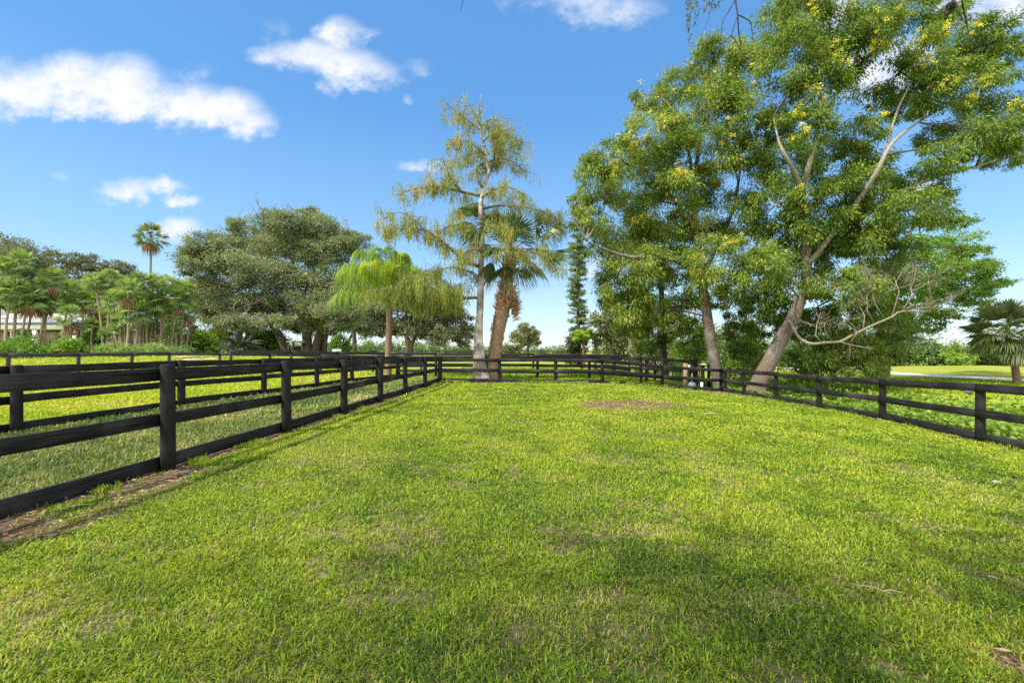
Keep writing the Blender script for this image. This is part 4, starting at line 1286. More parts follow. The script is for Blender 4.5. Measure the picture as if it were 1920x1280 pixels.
# ---- paurotis palm grove on the left
grove = [  # label, [(head px, head py, foot px)], d
    ('palm clump with two tall slim stems at the far left before the house', [(37, 492, 25), (4, 508, -4), (24, 545, 12), (52, 560, 36), (-6, 560, -2)], 31),
    ('palm clump with a leaning slim stem crossing the white fascia', [(97, 522, 70), (68, 543, 45), (84, 565, 78)], 32),
    ('palm clump with crown over the right part of the house roof', [(132, 545, 118), (158, 560, 150)], 33.5),
    ('short stubby palm in front of the right end of the house', [(133, 594, 136)], 30.5),
    ('palm clump left of the grove centre with bent pale stems', [(178, 530, 195), (208, 524, 200), (196, 560, 206)], 32.5),
    ('dense palm clump in the grove centre with upright stems', [(240, 545, 236), (222, 566, 228), (256, 585, 250)], 31.5),
    ('palm clump right of the grove centre with dead skirts', [(262, 530, 262), (285, 538, 290), (275, 570, 276)], 33),
    ('palm clump under the lone skyline palm with a forked base', [(312, 535, 300), (330, 560, 318), (300, 575, 296)], 34),
    ('shaded palm clump touching the left side of the big oak', [(345, 545, 338), (352, 582, 345), (326, 600, 330)], 35),
    ('hazy palm clump rising behind the house roof at the far left', [(18, 566, 18), (58, 556, 56), (-12, 548, -10), (40, 580, 40)], 48),
    ('palm clump rising behind the right half of the house roof', [(108, 566, 108), (150, 560, 150), (88, 580, 90), (130, 576, 128)], 48.5),
    ('deeper palm clump behind the dense grove centre', [(215, 600, 214), (238, 590, 240), (225, 540, 222)], 36.5),
    ('deeper palm clump behind the clump with dead skirts', [(270, 605, 268), (292, 592, 294), (300, 548, 292)], 37),
    ('deeper palm clump in front of the brown board wall', [(318, 610, 318), (335, 572, 326), (346, 612, 350)], 37.5),
]
for i, (lab, heads, d) in enumerate(grove):
    rg = np.random.RandomState(100 + i)
    base = G(np.mean([h[2] for h in heads]), d)
    root = thing('grove_palm', base, lab, 'palm', 'clumping fan palms of the left grove')
    for (hx, hy, fx) in heads:
        dd = d + rg.uniform(-.7, .7)
        c = P(hx, hy, dd)
        b = G(fx, dd) - A(0, 0, .05)
        tm = MB()
        m = (b * .5 + c * .5) + A(rg.normal(0, .12), 0, 0)
        sp_ = smooth_path([b, m, c])
        tm.tube(sp_, np.linspace(.085, .06, len(sp_)) * rg.uniform(.9, 1.15), 7, .5, .08, rg)
        tm.build('trunk', M['bark_thin'], root, smooth=True)
        fm, sm = MB(), MB()
        hs = rg.uniform(.78, 1.18)
        fan_crown(fm, fm, c, rg, rg.randint(22, 34), .52 * hs, .68 * hs, (-.8, 1.45), .4, 24, .58, .3, .01, 2.8)
        fm.build('crown', M['paurotis'], root)
        if rg.rand() < .75:
            dm_ = MB()
            fan_crown(dm_, dm_, c - A(0, 0, .25), rg, 7, .35, .6, (-1.4, -.7), 1.1, 12, .5)
            dm_.build('dead_skirt', M['deadleaf'], root)
    # younger side stems
    tm, fm = MB(), MB()
    for k in range(1 if i < 4 else 3):
        fx = np.mean([h[2] for h in heads]) + rg.uniform(-26, 26)
        dd = d + rg.uniform(-.5, 1.2)
        b = G(fx, dd)
        c = P(fx + rg.uniform(-14, 14), rg.uniform(610, 640) if d < 45 else rg.uniform(575, 590), dd)
        tm.tube(smooth_path([b, (b + c) / 2 + A(rg.normal(0, .1), 0, 0), c]), .055, 6)
        fan_crown(fm, fm, c, rg, 10, .35, .45, (-.4, 1.3), .5, 14, .45, .2, .01, 2.7)
    tm.build('side_stem', M['bark_thin'], root, smooth=True)
    fm.build('side_crown', M['paurotis'], root)


# ---- shrubs
def shrub(label, px, d, rx, ytop, ybot, n, mat, seed, L=.2, W=.09, group=None, name='shrub', tint=.5, droop=.0, flat=.8):
    rg = np.random.RandomState(seed)
    base = G(px, d)
    root = thing(name, base, label, 'shrub', group)
    s = d / F
    zt = EYE - (ytop - HY) * s
    h = zt - base[2]
    tm = MB()
    for k in range(5):
        e = base + A(rg.normal(0, rx * s * .5), rg.normal(0, .3), h * rg.uniform(.5, .85))
        tm.tube(smooth_path([base + A(rg.normal(0, .1), 0, -.03), (base + e) / 2 + rg.normal(0, .06, 3), e]), [.03] * 8 + [.012] if False else np.linspace(.03, .01, 9), 5)
    tm.build('stem', M['twig'], root)
    cl = []
    k = max(4, int(rx / 7))
    for j in range(k):
        f = (j + .5) / k * 2 - 1
        hh = h * (1 - .35 * f * f) * rg.uniform(.8, 1.05)
        cl.append((base + A(f * rx * s * .85, rg.normal(0, rx * s * .2), hh * .52), A(rx * s * 1.5 / k + .12, rx * s * .5 + .15, hh * .5)))
    cm = MB()
    tree_leaves(cm, cl, n, L, W, rg, droop, 16, .34, tint, .32, flat)
    cm.build('crown', M[mat], root)
    return root


gl = 'shrubs along the far side of the pasture'
shrub('low ferny green shrub hedge before the house at the far left', 25, 29, 62, 633, 660, 6500, 'shrub', 200, .2, .07, gl, tint=.45)
shrub('light green bushy shrub beside the black garden gate', 128, 29.5, 26, 632, 660, 3600, 'shrub', 201, .2, .08, gl, tint=.55)
shrub('climbing vine shrub with yellowing leaves on the grove stems', 178, 33.5, 16, 570, 660, 4200, 'shrub', 202, .16, .1, gl, tint=.5)
shrub('low pale green shrub under the grove centre', 215, 30, 30, 644, 660, 2400, 'paurotis', 203, .24, .06, gl, tint=.6)
shrub('spiky low green shrub under the right end of the grove', 300, 31, 48, 644, 660, 3000, 'paurotis', 204, .26, .05, gl, tint=.6)
shrub('bright yellow-green shrub between the brown wall and the sago', 385, 38, 36, 606, 660, 5200, 'shrub', 205, .2, .1, gl, tint=.7)
shrub('deep green leafy thicket behind the sago under the oak', 455, 46, 66, 598, 660, 8000, 'shrubdull', 206, .26, .12, gl, tint=.4)
shrub('green palm-like thicket left of the oak trunks', 508, 45, 34, 606, 660, 4600, 'shrub', 207, .3, .09, gl, tint=.3)
shrub('rounded dark green bush between the two oaks', 638, 56, 18, 625, 662, 2600, 'shrub', 208, .26, .14, gl, tint=.25)
shrub('low scrub bush left of the small horizon tree', 957, 80, 18, 634, 660, 2200, 'shrubdull', 209, .34, .2, gl, tint=.5)
shrub('tiny dark bush on the horizon left of the columnar pine', 1052, 95, 11, 646, 660, 700, 'shrubdull', 210, .34, .2, gl, tint=.3)
shrub('dark round bush at the foot of the columnar pine', 1080, 44, 20, 612, 668, 3400, 'shrubdull', 211, .24, .13, gl, tint=.2)
shrub('green shrub with arching twigs right of the pale stem', 1215, 36, 32, 622, 676, 5000, 'shrubdull', 212, .2, .1, gl, tint=.55)
shrub('fresh green feathery bush left of the upright acacia trunk', 1292, 33, 30, 600, 672, 5200, 'shrub', 213, .3, .05, gl, tint=.45, droop=.4)
shrub('leafy bush between the two acacia trunks', 1392, 31, 36, 598, 690, 6200, 'shrub', 214, .2, .09, gl, tint=.4)
shrub('small dark sapling bush against the right fence by the leaning trunk', 1382, 23.8, 20, 668, 720, 1500, 'acacia', 215, .18, .07, gl, tint=.2)
shrub('glossy bush hanging over the road edge behind the bare limb', 1520, 30, 44, 622, 700, 5200, 'acacia', 216, .2, .07, gl, tint=.35)
shrub('dull olive bush behind the slim vine covered trunk', 1265, 40, 24, 625, 672, 2800, 'shrubdull', 217, .22, .11, gl, tint=.45)

# sago / cycad and small feather palms
def rosette(name, label, px, d, stem_top, n, L, el, mat, seed, leaflet, w, cat='palm', hang=.4, arch=.8, trunk_r=.12, bark='bark_palm'):
    rg = np.random.RandomState(seed)
    base = G(px, d)
    root = thing(name, base, label, cat)
    c = P(px, stem_top, d)
    tm = MB()
    tm.tube([base - A(0, 0, .1), (base + c) / 2, c], [trunk_r * 1.2, trunk_r, trunk_r * .9], 10, .5, .08, rg)
    tm.build('trunk', M[bark], root, smooth=True)
    fm = MB()
    for k in range(n):
        feather(fm, fm, c, k * 2.4 + rg.normal(0, .2), rg.uniform(*el), L * rg.uniform(.85, 1.1), rg, leaflet, 34, hang, arch, w, .5 + rg.normal(0, .12))
    fm.build('frond', M[mat], root)
    return root


rosette('sago_palm', 'dark sago palm with stiff arching fronds behind the greyish rails', 448, 34, 652, 24, 2.1, (.2, 1.35), 'sago', 301, .34, .035, hang=.15, arch=.55, trunk_r=.2)
rosette('feather_palm', 'small arching green palm at the foot of the columnar pine', 1094, 42, 640, 13, 2.6, (.5, 1.3), 'queen', 302, .5, .05, hang=.6, arch=.9)
rosette('feather_palm', 'small palm with orange-brown stem left of the brownish tree', 1116, 43, 632, 10, 1.9, (.4, 1.2), 'paurotis', 303, .45, .05, hang=.6, arch=.9, trunk_r=.16, bark='bark_thin')
rosette('feather_palm', 'light green feather palm glimpsed between the acacia trunks', 1300, 34, 628, 12, 2.2, (.5, 1.3), 'queen', 304, .55, .045, hang=.9, arch=1.)

# ---- columnar pine
rg = np.random.RandomState(310)
dN = 45
base = G(1083, dN)
n_t = thing('columnar_pine', base, 'narrow columnar pine standing between the leaning palm and acacia', 'tree')
tm, cm = MB(), MB()
tp_ = [P(1086, 672, dN), P(1084, 600, dN), P(1082, 520, dN), P(1082, 440, dN)]
tp_[0][2] = gz(tp_[0][0], dN) - .1
sp_ = smooth_path(tp_)
tm.tube(sp_, np.linspace(.2, .05, len(sp_)), 8)
for k in range(170):
    f = rg.uniform(.16, 1)
    c = np.array([np.interp(f, np.linspace(0, 1, len(sp_)), sp_[:, j]) for j in range(3)])
    az = rg.uniform(0, 2 * PI)
    Lb = (1.2 - .4 * f) * rg.uniform(.6, 1.1)
    e = c + A(math.cos(az) * Lb, math.sin(az) * Lb, .12 * Lb)
    tm.tube([c, (c + e) / 2 - A(0, 0, .04), e], [.025, .018, .01], 4)
    n = 85
    g = rg.uniform(.25, 1.05, n)
    pp = c + (e - c) * g[:, None] + rg.normal(0, .13, (n, 3)) * A(1, 1, .5)
    dd = rg.normal(0, .7, (n, 3)) + A(0, 0, .5)
    cm.leaves(pp, dd, .2 * rg.uniform(.7, 1.2, n), .09, rg, np.clip(rg.normal(.45, .2) + rg.normal(0, .12, n), 0, 1))
tm.build('trunk', M['bark_oak'], n_t, smooth=True)
cm.build('crown', M['pine'], n_t)

# ---- far woods
rg = np.random.RandomState(320)
fw = MB()
cl = []
for x in np.arange(22, 72, 1.5):
    y = 50 + .02 * x + rg.normal(0, 1.2)
    h = rg.uniform(1.7, 3.9)
    cl.append((A(x, y, -.4 + h * .52), A(1.6, 1.8, h * .52)))
    if rg.rand() < .5:
        cl.append((A(x + rg.normal(0, 1), y + 2.5, h * .8), A(1.5, 1.6, h * .5)))
    cl.append((A(x, y - 1, -.3 + .9), A(1.3, 1.2, .9)))
tree_leaves(fw, cl, 60000, .26, .14, rg, .15, 22, .32, .5, .35, .8)
tag(fw.build('tree_line', M['farwood']), 'long green hedge-like tree line closing the field on the right', 'tree line', kind='stuff')
fw = MB()
cl = []
for x in np.arange(-75, 14, 3.0):
    h = rg.uniform(1.8, 4.2) * (1 if x < -12 else .55)
    y = 135 + rg.normal(0, 4)
    cl.append((A(x, y, h * .5), A(3.2, 3, h * .55)))
tree_leaves(fw, cl, 26000, .5, .3, rg, .1, 24, .32, .6, .35, .8)
for x in np.arange(14, 50, 2.2):
    pass
tag(fw.build('tree_line', M['farwood']), 'low pale scrub line on the horizon beyond the pasture and oaks', 'tree line', kind='stuff')
fw = MB()
cl = []
for x in np.arange(13, 36, 1.8):
    h = rg.uniform(2.6, 4.4)
    cl.append((A(x, 62 + rg.normal(0, 2), -.2 + h * .5), A(2, 2, h * .55)))
tree_leaves(fw, cl, 26000, .3, .17, rg, .1, 24, .32, .45, .35, .8)
tag(fw.build('tree_line', M['farwood']), 'green thicket of trees behind the acacia trunks beyond the pale road', 'tree line', kind='stuff')

# ================================================================ HOUSE AND SMALL THINGS
dH = 40.0
sH = dH / F
def hx(px):
    return (px - CX) * sH
def hz(py):
    return EYE - (py - HY) * sH
house = thing('house', A(hx(40), dH, 0), 'low tan house with white fascia and blue-grey roof edge behind the palms', 'house')
x0, x1 = hx(-140), hx(182)
mb = MB()
mb.box(((x0 + x1) / 2, dH + 3.2, hz(616) / 2), (x1 - x0, 6.0, hz(616)))
mb.build('wall', M['wall'], house)
mb = MB()
mb.box(((x0 + x1) / 2, dH - .15, (hz(607.5) + hz(618)) / 2), (x1 - x0 + .6, .28, hz(607.5) - hz(618)))
mb.build('fascia', M['white'], house)
mb = MB()
e0, e1 = hz(603), hz(607.4)
mb.box(((x0 + x1) / 2, dH - .22, (e0 + e1) / 2), (x1 - x0 + .8, .5, e0 - e1))
mb.build('roof_edge', M['bluetrim'], house)
mb = MB()
zr = hz(588)
v = [(x0 - .3, dH, e0 + .01), (x1 + .3, dH, e0 + .01), (x1 + .3, dH + 6.8, e0 + .01), (x0 - .3, dH + 6.8, e0 + .01), (x0 + 1.2, dH + 2.2, zr + .2), (x1 - 2.2, dH + 2.2, zr + .2), (x1 - 2.2, dH + 4.4, zr + .2), (x0 + 1.2, dH + 4.4, zr + .2)]
mb.add(v, [[0, 1, 5, 4], [1, 2, 6, 5], [2, 3, 7, 6], [3, 0, 4, 7], [4, 5, 6, 7]])
mb.build('roof', M['roofm'], house)
for (a, b, t_, u_, nm, mt) in [(36, 66, 619, 631, 'window', 'darkglass'), (80, 106, 620, 654, 'door', 'wall'), (108, 132, 620, 654, 'door', 'wall'), (147, 160, 621, 634, 'window', 'darkglass'), (8, 28, 620, 632, 'window', 'darkglass')]:
    fr = MB()
    fr.box(((hx(a) + hx(b)) / 2, dH + .17, (hz(t_) + hz(u_)) / 2), (hx(b) - hx(a), .06, hz(t_) - hz(u_)))
    ob = fr.build(nm, M[mt], house)
    g = MB()
    for yy in (0, 1):
        zz = hz(t_) if yy == 0 else hz(u_)
        g.box(((hx(a) + hx(b)) / 2, dH + .12, zz), (hx(b) - hx(a) + .12, .08, .09))
    for xx in (a, b) + (((a + b) / 2,) if nm == 'window' else ()):
        g.box((hx(xx), dH + .115, (hz(t_) + hz(u_)) / 2), (.09, .07, hz(t_) - hz(u_) - .1))
    g.build('frame', M['white'] if nm == 'window' and a < 20 else M['darkglass'], ob)
for cx_ in (69, 143):
    mb = MB()
    mb.box((hx(cx_), dH - .1, hz(618) / 2 - .01), (.32, .3, hz(618) - .02))
    mb.build('porch_column', M['white'], house)

# black garden gate before the house
gx0, gx1, dG = 92, 116, 33.5
gate = thing('garden_gate', G(104, dG), 'black metal garden gate between green shrubs before the house', 'gate')
for px in (gx0, gx1):
    b = G(px, dG)
    MB().box(b + A(0, 0, .55), (.1, .1, 1.15)).build('gate_post', M['iron'], gate)
b0, b1 = G(gx0, dG), G(gx1, dG)
mb = MB()
for f in np.linspace(.08, .92, 9):
    p = b0 + (b1 - b0) * f
    mb.box(p + A(0, 0, .52), (.025, .025, .9))
for z in (.1, .55, 1.0):
    mb.box((b0 + b1) / 2 + A(0, .03, z), (b1[0] - b0[0] - .1, .03, .05))
mb.build('bar_panel', M['iron'], gate)

# brown board wall under the grove's right end
dW = 39
a, b = G(250, dW), G(362, dW)
bw = thing('board_wall', (a + b) / 2, 'dark brown board wall behind the right end of the palm grove', 'wall')
mb = MB()
nb_ = 26
for k in range(nb_):
    p = a + (b - a) * ((k + .5) / nb_)
    mb.box(p + A(0, rng.normal(0, .006), .95), ((b - a)[0] / nb_ - .012, .04, 1.9 + rng.normal(0, .015)))
mb.build('board_panel', M['brownwood'], bw)
mb = MB()
for z in (.35, 1.5):
    mb.box((a + b) / 2 + A(0, .06, z), ((b - a)[0], .06, .1))
mb.build('cross_rail', M['brownwood'], bw)
MB().box(b + A(.12, 0, 1.0), (.3, .3, 2.05)).build('end_post', M['iron'], bw)

# small open shelter by the oak trunks
dK = 40.5
kb = G(554, dK)
sh = thing('open_shelter', kb, 'small open shelter with grey flat roof between the oak trunks', 'shelter')
s_ = dK / F
top = EYE - (642 - HY) * s_
for dx in (-1, 1):
    for dy in (0, .9):
        mb = MB()
        mb.box((kb[0] + dx * 13 * s_, dK + dy, top / 2 - .02), (.1, .1, top - .04))
        mb.build('post', M['brownwood'], sh)
mb = MB()
mb.box((kb[0], dK + .45, top + .06), (30 * s_, 1.3, .16))
mb.build('roof', M['stone'], sh)
mb = MB()
for k in range(9):
    mb.box((kb[0] - 11 * s_ + k * 22 * s_ / 8, dK + 1.0, top * .45), (22 * s_ / 8 - .02, .03, top * .8))
mb.build('back_panel', M['brownwood'], sh)

# trough (white) near second oak
tb = G(632, 52)
tr_ = thing('water_trough', tb, 'small white water trough at the foot of the oak trunks', 'trough')
mb = MB()
for sx in (-1, 1):
    mb.box(tb + A(sx * .42, 0, .3), (.05, .5, .34))
    mb.box(tb + A(0, sx * .22, .3), (.79, .05, .34))
mb.box(tb + A(0, 0, .155), (.79, .39, .05))
mb.build('basin', M['white'], tr_)
for sx in (-1, 1):
    MB().box(tb + A(sx * .3, 0, .055), (.08, .35, .14)).build('leg', M['white'], tr_)

# log pile on the pasture edge
lb = G(385, 27.5)
for i, (px, d, L, yaw, lab) in enumerate([(370, 27, 1.5, .15, 'weathered fallen log on bare ground under the grove'), (398, 27.6, 1.1, -.2, 'pale split log lying right of the weathered log'), (352, 28.6, 1.2, .5, 'darker short log lying left of the weathered log')]):
    b = G(px, d)
    u = A(math.cos(yaw), math.sin(yaw), 0)
    ob = MB().tube([b - u * L / 2 + A(0, 0, .06), b + A(0, 0, .08), b + u * L / 2 + A(0, 0, .06)], [.065, .07, .055], 9, .5, .08, rng).build('fallen_log', M['log'], origin=b)
    tag(ob, lab, 'log', 'logs on the pasture edge')

# striped poles on the far pasture
pb_ = G(1085, 60)
jp = thing('jump_stand', pb_, 'low red and white barrier far off at the foot of the columnar pine', 'barrier')
for sx in (-1.5, 1.5):
    MB().box(pb_ + A(sx, 0, .6), (.12, .5, 1.2)).build('stand', M['white'], jp)
for z in (.85, 1.1):
    for k in range(6):
        MB().box(pb_ + A(-1.22 + k * .488, 0, z), (.487, .12, .16)).build('pole_section', M['red'] if k % 2 else M['white'], jp)

# water pump group in the back right corner
dP = 23.3
b = G(1285, dP)
wp = thing('raw_post', b, 'thick unpainted wooden post behind the back fence near the corner', 'post')
MB().box(b + A(0, 0, .62), (.19, .19, 1.34)).build('post', M['postwood'], wp)
MB().box(b + A(.16, -.02, 1.12), (.12, .1, .16)).build('switch_box', M['pvc'], wp)
b = G(1297, dP)
pm = thing('water_pump', b, 'blue-grey water pump tank beside the unpainted post', 'pump')
ang = np.linspace(0, 1, 9)
mb = MB()
mb.tube([b + A(0, 0, z) for z in (0.02, .06, .12, .26, .32, .36)], [.14, .19, .205, .205, .17, .07], 18)
mb.build('tank', M['pump'], pm, smooth=True)
MB().tube([b + A(-.3, 0, .16), b + A(-.2, 0, .16)], .1, 14).build('motor', M['pump'], pm, smooth=True)
MB().tube([b + A(0, 0, .34), b + A(0, 0, .56), b + A(.02, 0, .8)], .03, 10).build('pipe', M['pump'], pm, smooth=True)
b = G(1316, dP)
pv = thing('plastic_pipe', b, 'white plastic pipe with an elbow standing by the pump', 'pipe')
MB().tube([b + A(0, 0, -.02), b + A(0, 0, .38)], .065, 14).build('riser', M['pvc'], pv, smooth=True)
MB().tube([b + A(-.055, 0, .1), b + A(-.36, 0, .1)], .05, 12).build('elbow', M['pvc'], pv, smooth=True)
for px, yt, d, lab in [(1318, 685.5, 24.2, 'square black post with a cap right of the pump'), (1329, 681.5, 25.2, 'slim black post next to the upright acacia trunk')]:
    b = G(px, d)
    H = Hpx(b, yt)
    g = thing('gate_post', b, lab, 'post', 'loose black posts by the pump')
    MB().box(b + A(0, 0, H / 2 - .03), (.13, .13, H + .02)).build('post', M['fence'], g)
    if px == 1318:
        MB().box(b + A(0, 0, H + .0), (.26, .2, .05)).build('cap', M['fence'], g)

# small spotlight hung behind the right fence
b = P(1812, 733, 10.6)
sl = thing('spotlight', b, 'small dark spotlight hanging behind the right fence rail near a post', 'lamp')
MB().tube([b + A(-.05, 0, .03), b + A(.1, 0, -.03)], [.05, .06], 12).build('housing', M['pump'], sl, smooth=True)
MB().tube([b + A(-.22, -.02, .08), b + A(-.12, 0, .06), b + A(-.03, 0, .03)], .02, 8).build('bracket', M['iron'], sl, smooth=True)

# things on the lawn
b = at(1335, 779)
ob = MB().tube([b + A(-.16, 0, .05), b + A(0, .01, .06), b + A(.16, .02, .05)], [.012, .014, .01], 7, .5).build('stick', M['log'], origin=b)
tag(ob, 'pale straight stick lying on the grass right of the bare patch', 'stick')
b = at(1868, 908)
rs = np.random.RandomState(4)
mb = MB()
th = np.linspace(0, PI, 7)
for_pts = [b + A(0, 0, -.01 + .06 * (1 - math.cos(t)) / 2) for t in th]
mb.tube(for_pts, [.006, .03, .042, .045, .038, .025, .006], 10, .5, .2, rs)
tag(mb.build('stone', M['stone'], origin=b, smooth=True), 'pale stone lying in the grass near the right fence', 'stone')
for (px, py, L, yaw, lab) in [(1635, 1120, .2, -.6, 'thin dry twig on the lawn at lower right, lying diagonally'), (1672, 1126, .14, -.2, 'shorter dry twig just right of the diagonal twig on the lawn'), (140, 960, .3, .7, 'straw coloured stalk on the dirt under the nearest fence')]:
    b = at(px, py)
    u = A(math.cos(yaw), math.sin(yaw), 0)
    mb = MB().tube([b - u * L / 2 + A(0, 0, .05), b + A(0, 0, .065), b + u * L / 2 + A(0, 0, .05)], [.003, .0035, .002], 5)
    mb.tube([b + A(0, 0, .065), b + A(u[1], -u[0], 0) * L * .25 + A(0, 0, .06)], [.003, .001], 4)
    tag(mb.build('dry_twig', M['log'], origin=b), lab, 'twig', 'dry twigs lying about')

# ================================================================ OVERHANGING TREE (stands behind the viewer)
rng = np.random.RandomState(401)
ob_ = A(-1.2, -4.2, gz(-1.2, -4.2))
oh = thing('overhanging_tree', ob_, 'dark bare twigs and tassels hanging into the top right of the view', 'tree')
tm = MB()
tk = smooth_path([ob_ - A(0, 0, .1), ob_ + A(.1, .1, 2), ob_ + A(.3, .4, 4.2), ob_ + A(.2, 1, 6.4), ob_ + A(.4, 1.6, 8.2)])
tm.tube(tk, np.linspace(.34, .12, len(tk)), 12, .5, .05, rng)
dO = 4.2
e1, e2 = P(1384, -70, dO), P(1806, -60, dO)
L1 = smooth_path([tk[10], A(0, -2, 6.3), A(1.1, 1.2, 6.6), A(1.8, 3.2, 6.1), e1])
L2 = smooth_path([tk[9], A(1.2, -2.4, 5.9), A(3, .6, 6.2), A(4.0, 3, 5.8), e2])
L3 = smooth_path([tk[11], A(-2.6, -2.2, 6.8), A(-4.4, .2, 7.2)])
L4 = smooth_path([tk[12], A(-2.4, -.5, 7.6), A(-2.2, 1.4, 7.8)])
for l, r in ((L1, .1), (L2, .09), (L3, .12), (L4, .1)):
    tm.tube(l, np.linspace(r, .012, len(l)), 8, .5, .04, rng)
def tw(pts, w0, w1):
    p = [P(x, y, dO + o) for x, y, o in pts]
    tm.tube(smooth_path(p), np.linspace(w0, w1, 4 * (len(p) - 1) + 1 if len(p) > 2 else 6), 6)
tw([(1384, -70, 0), (1380, -20, 0), (1379, 0, 0), (1383, 28, 0), (1385, 60, .05), (1390, 86, .1)], .010, .004)
tw([(1379, 0, 0), (1366, 22, 0), (1355, 42, -.05), (1351, 78, -.05)], .006, .003)
tw([(1383, 28, 0), (1396, 34, .05), (1407, 42, .1), (1410, 60, .1), (1412, 76, .1)], .006, .003)
tw([(1383, 30, 0), (1376, 50, -.1), (1371, 66, -.1), (1360, 76, -.15), (1352, 82, -.15)], .006, .003)
tw([(1371, 66, -.1), (1381, 80, -.1), (1390, 96, -.1), (1396, 116, -.1)], .006, .003)
tw([(1806, -60, 0), (1804, 0, 0), (1812, 40, .1), (1818, 75, .1)], .009, .003)
tw([(1780, -50, .1), (1785, -10, .05), (1788, 10, .05), (1800, 28, .05), (1812, 46, .1)], .008, .003)
tw([(1690, -40, 0), (1700, 0, 0), (1690, 18, 0)], .007, .003)
tw([(872, -30, 0), (868, 0, 0), (864, 20, 0)], .005, .002)
tw([(1340, -40, 0), (1335, 5, 0), (1325, 45, 0), (1313, 66, 0)], .004, .0015)
tw([(1742, 27, .1), (1775, 28, .1), (1790, 24, .05)], .004, .002)
L5 = smooth_path([L1[8], A(.5, 2.6, 5.9), P(872, -60, dO)])
tm.tube(L5, np.linspace(.03, .006, len(L5)), 6)
L6 = smooth_path([L1[12], P(1330, -70, dO)])
tm.tube(L6, np.linspace(.02, .006, len(L6)), 6)
tm.build('trunk', M['twig'], oh, smooth=True)
for x, yb in ((1292, 78), (1290, 60), (1304, 48), (1307, 34), (1322, 22), (1328, 25), (1338, 18), (1350, 10), (1432, -4), (1300, 20)):
    y = np.arange(-60, yb, 1.5)
    n = len(y)
    hm = MB()
    p = np.array([P(x + rng.normal(0, 2.2), yy, dO + rng.normal(0, .03)) for yy in y])
    hm.leaves(p, np.stack([rng.normal(0, .6, n), rng.normal(0, .6, n), -np.ones(n)], 1), .035, .012, rng, rng.uniform(0, .5, n))
    hm.build('tassel', M['oakdark'], oh)
cl = [(A(x_, y_, z_), A(1.6, 1.2, .9)) for x_, y_, z_ in [(-6.8, -.5, 7.6), (-5.2, -.8, 8.0), (-3.6, -.4, 7.8), (-2.0, -.7, 8.2), (-.5, -.5, 7.8), (-4.4, -1.9, 8.8), (-2.2, -2.2, 9), (-6.2, -2.0, 8.2), (-.4, -1.8, 8.4), (.9, -1.0, 8.0), (-1.2, -3.2, 8.8), (-3.2, -3.2, 8.6)]]
cm = MB()
tree_leaves(cm, cl, 17000, .12, .045, rng, .3, 34, .30, .4, .3)
cm.build('crown', M['acacia'], oh)
# nest in the top right
nb = P(1783, 12, 4.1)
mb = MB()
for k in range(130):
    d = unit(rng, 1)[0]
    a_ = nb + unit(rng, 1)[0] * rng.uniform(0, .035)
    mb.tube([a_ - d * .03, a_, a_ + d * rng.uniform(.02, .045) + rng.normal(0, .006, 3)], [.003, .003, .0015], 4)
tag(mb.build('bird_nest', M['twig'], origin=nb), 'round dark twiggy ball hung on a thin twig at the top right', 'nest')

# ================================================================ SKY, SUN, CAMERA
SUN_EL = math.radians(50)
sx, sy = -.86, -.51           # towards the sun, horizontally: behind the viewer on the left
n_ = math.hypot(sx, sy)
sx, sy = sx / n_, sy / n_
w = bpy.data.worlds.new('World')
scene.world = w
w.use_nodes = True
nt = w.node_tree
nt.nodes.clear()
out = nd(nt, 'ShaderNodeOutputWorld')
bg = nd(nt, 'ShaderNodeBackground')
bg.inputs['Strength'].default_value = .15
sky = nd(nt, 'ShaderNodeTexSky')
sky.sky_type = 'NISHITA'
sky.sun_disc = False
sky.sun_elevation = SUN_EL
sky.sun_rotation = math.atan2(sx, sy)
sky.air_density = 1.0
sky.dust_density = .3
sky.ozone_density = 1.6
SKYSAT = nd(nt, 'ShaderNodeHueSaturation')
SKYSAT.inputs['Saturation'].default_value = 1.12
SKYSAT.inputs['Value'].default_value = .9
nt.links.new(sky.outputs[0], SKYSAT.inputs['Color'])


def mth(op, a, b=None, c=None, clamp=False):
    n = nt.nodes.new('ShaderNodeMath')
    n.operation = op
    n.use_clamp = clamp
    for i, v in enumerate((a, b, c)):
        if v is None:
            continue
        if hasattr(v, 'is_output'):
            nt.links.new(v, n.inputs[i])
        else:
            n.inputs[i].default_value = v
    return n.outputs[0]


tc = nd(nt, 'ShaderNodeTexCoord')
sep = nd(nt, 'ShaderNodeSeparateXYZ')
nt.links.new(tc.outputs['Generated'], sep.inputs[0])
yy = mth('MAXIMUM', sep.outputs[1], .05)
U = mth('DIVIDE', sep.outputs[0], yy)
Vv = mth('DIVIDE', sep.outputs[2], yy)
comb = nd(nt, 'ShaderNodeCombineXYZ')
nt.links.new(U, comb.inputs[0])
nt.links.new(Vv, comb.inputs[1])
def wn(sc, det, rgh, off):
    mp = nd(nt, 'ShaderNodeMapping')
    mp.inputs['Location'].default_value = (off, off * .7, 0)
    mp.inputs['Scale'].default_value = (1, 1.25, 1)
    nt.links.new(comb.outputs[0], mp.inputs[0])
    n = nd(nt, 'ShaderNodeTexNoise')
    n.inputs['Scale'].default_value = sc
    n.inputs['Detail'].default_value = det
    n.inputs['Roughness'].default_value = rgh
    nt.links.new(mp.outputs[0], n.inputs['Vector'])
    return n.outputs['Fac']
na, nb2, ncf = wn(9, 8, .6, 3.1), wn(26, 6, .6, 8.3), wn(5, 3, .5, 1.7)
wx = mth('MULTIPLY_ADD', na, .09, -.045)
wz = mth('MULTIPLY_ADD', nb2, .05, -.025)
U2 = mth('ADD', U, wx)
V2 = mth('ADD', Vv, wz)
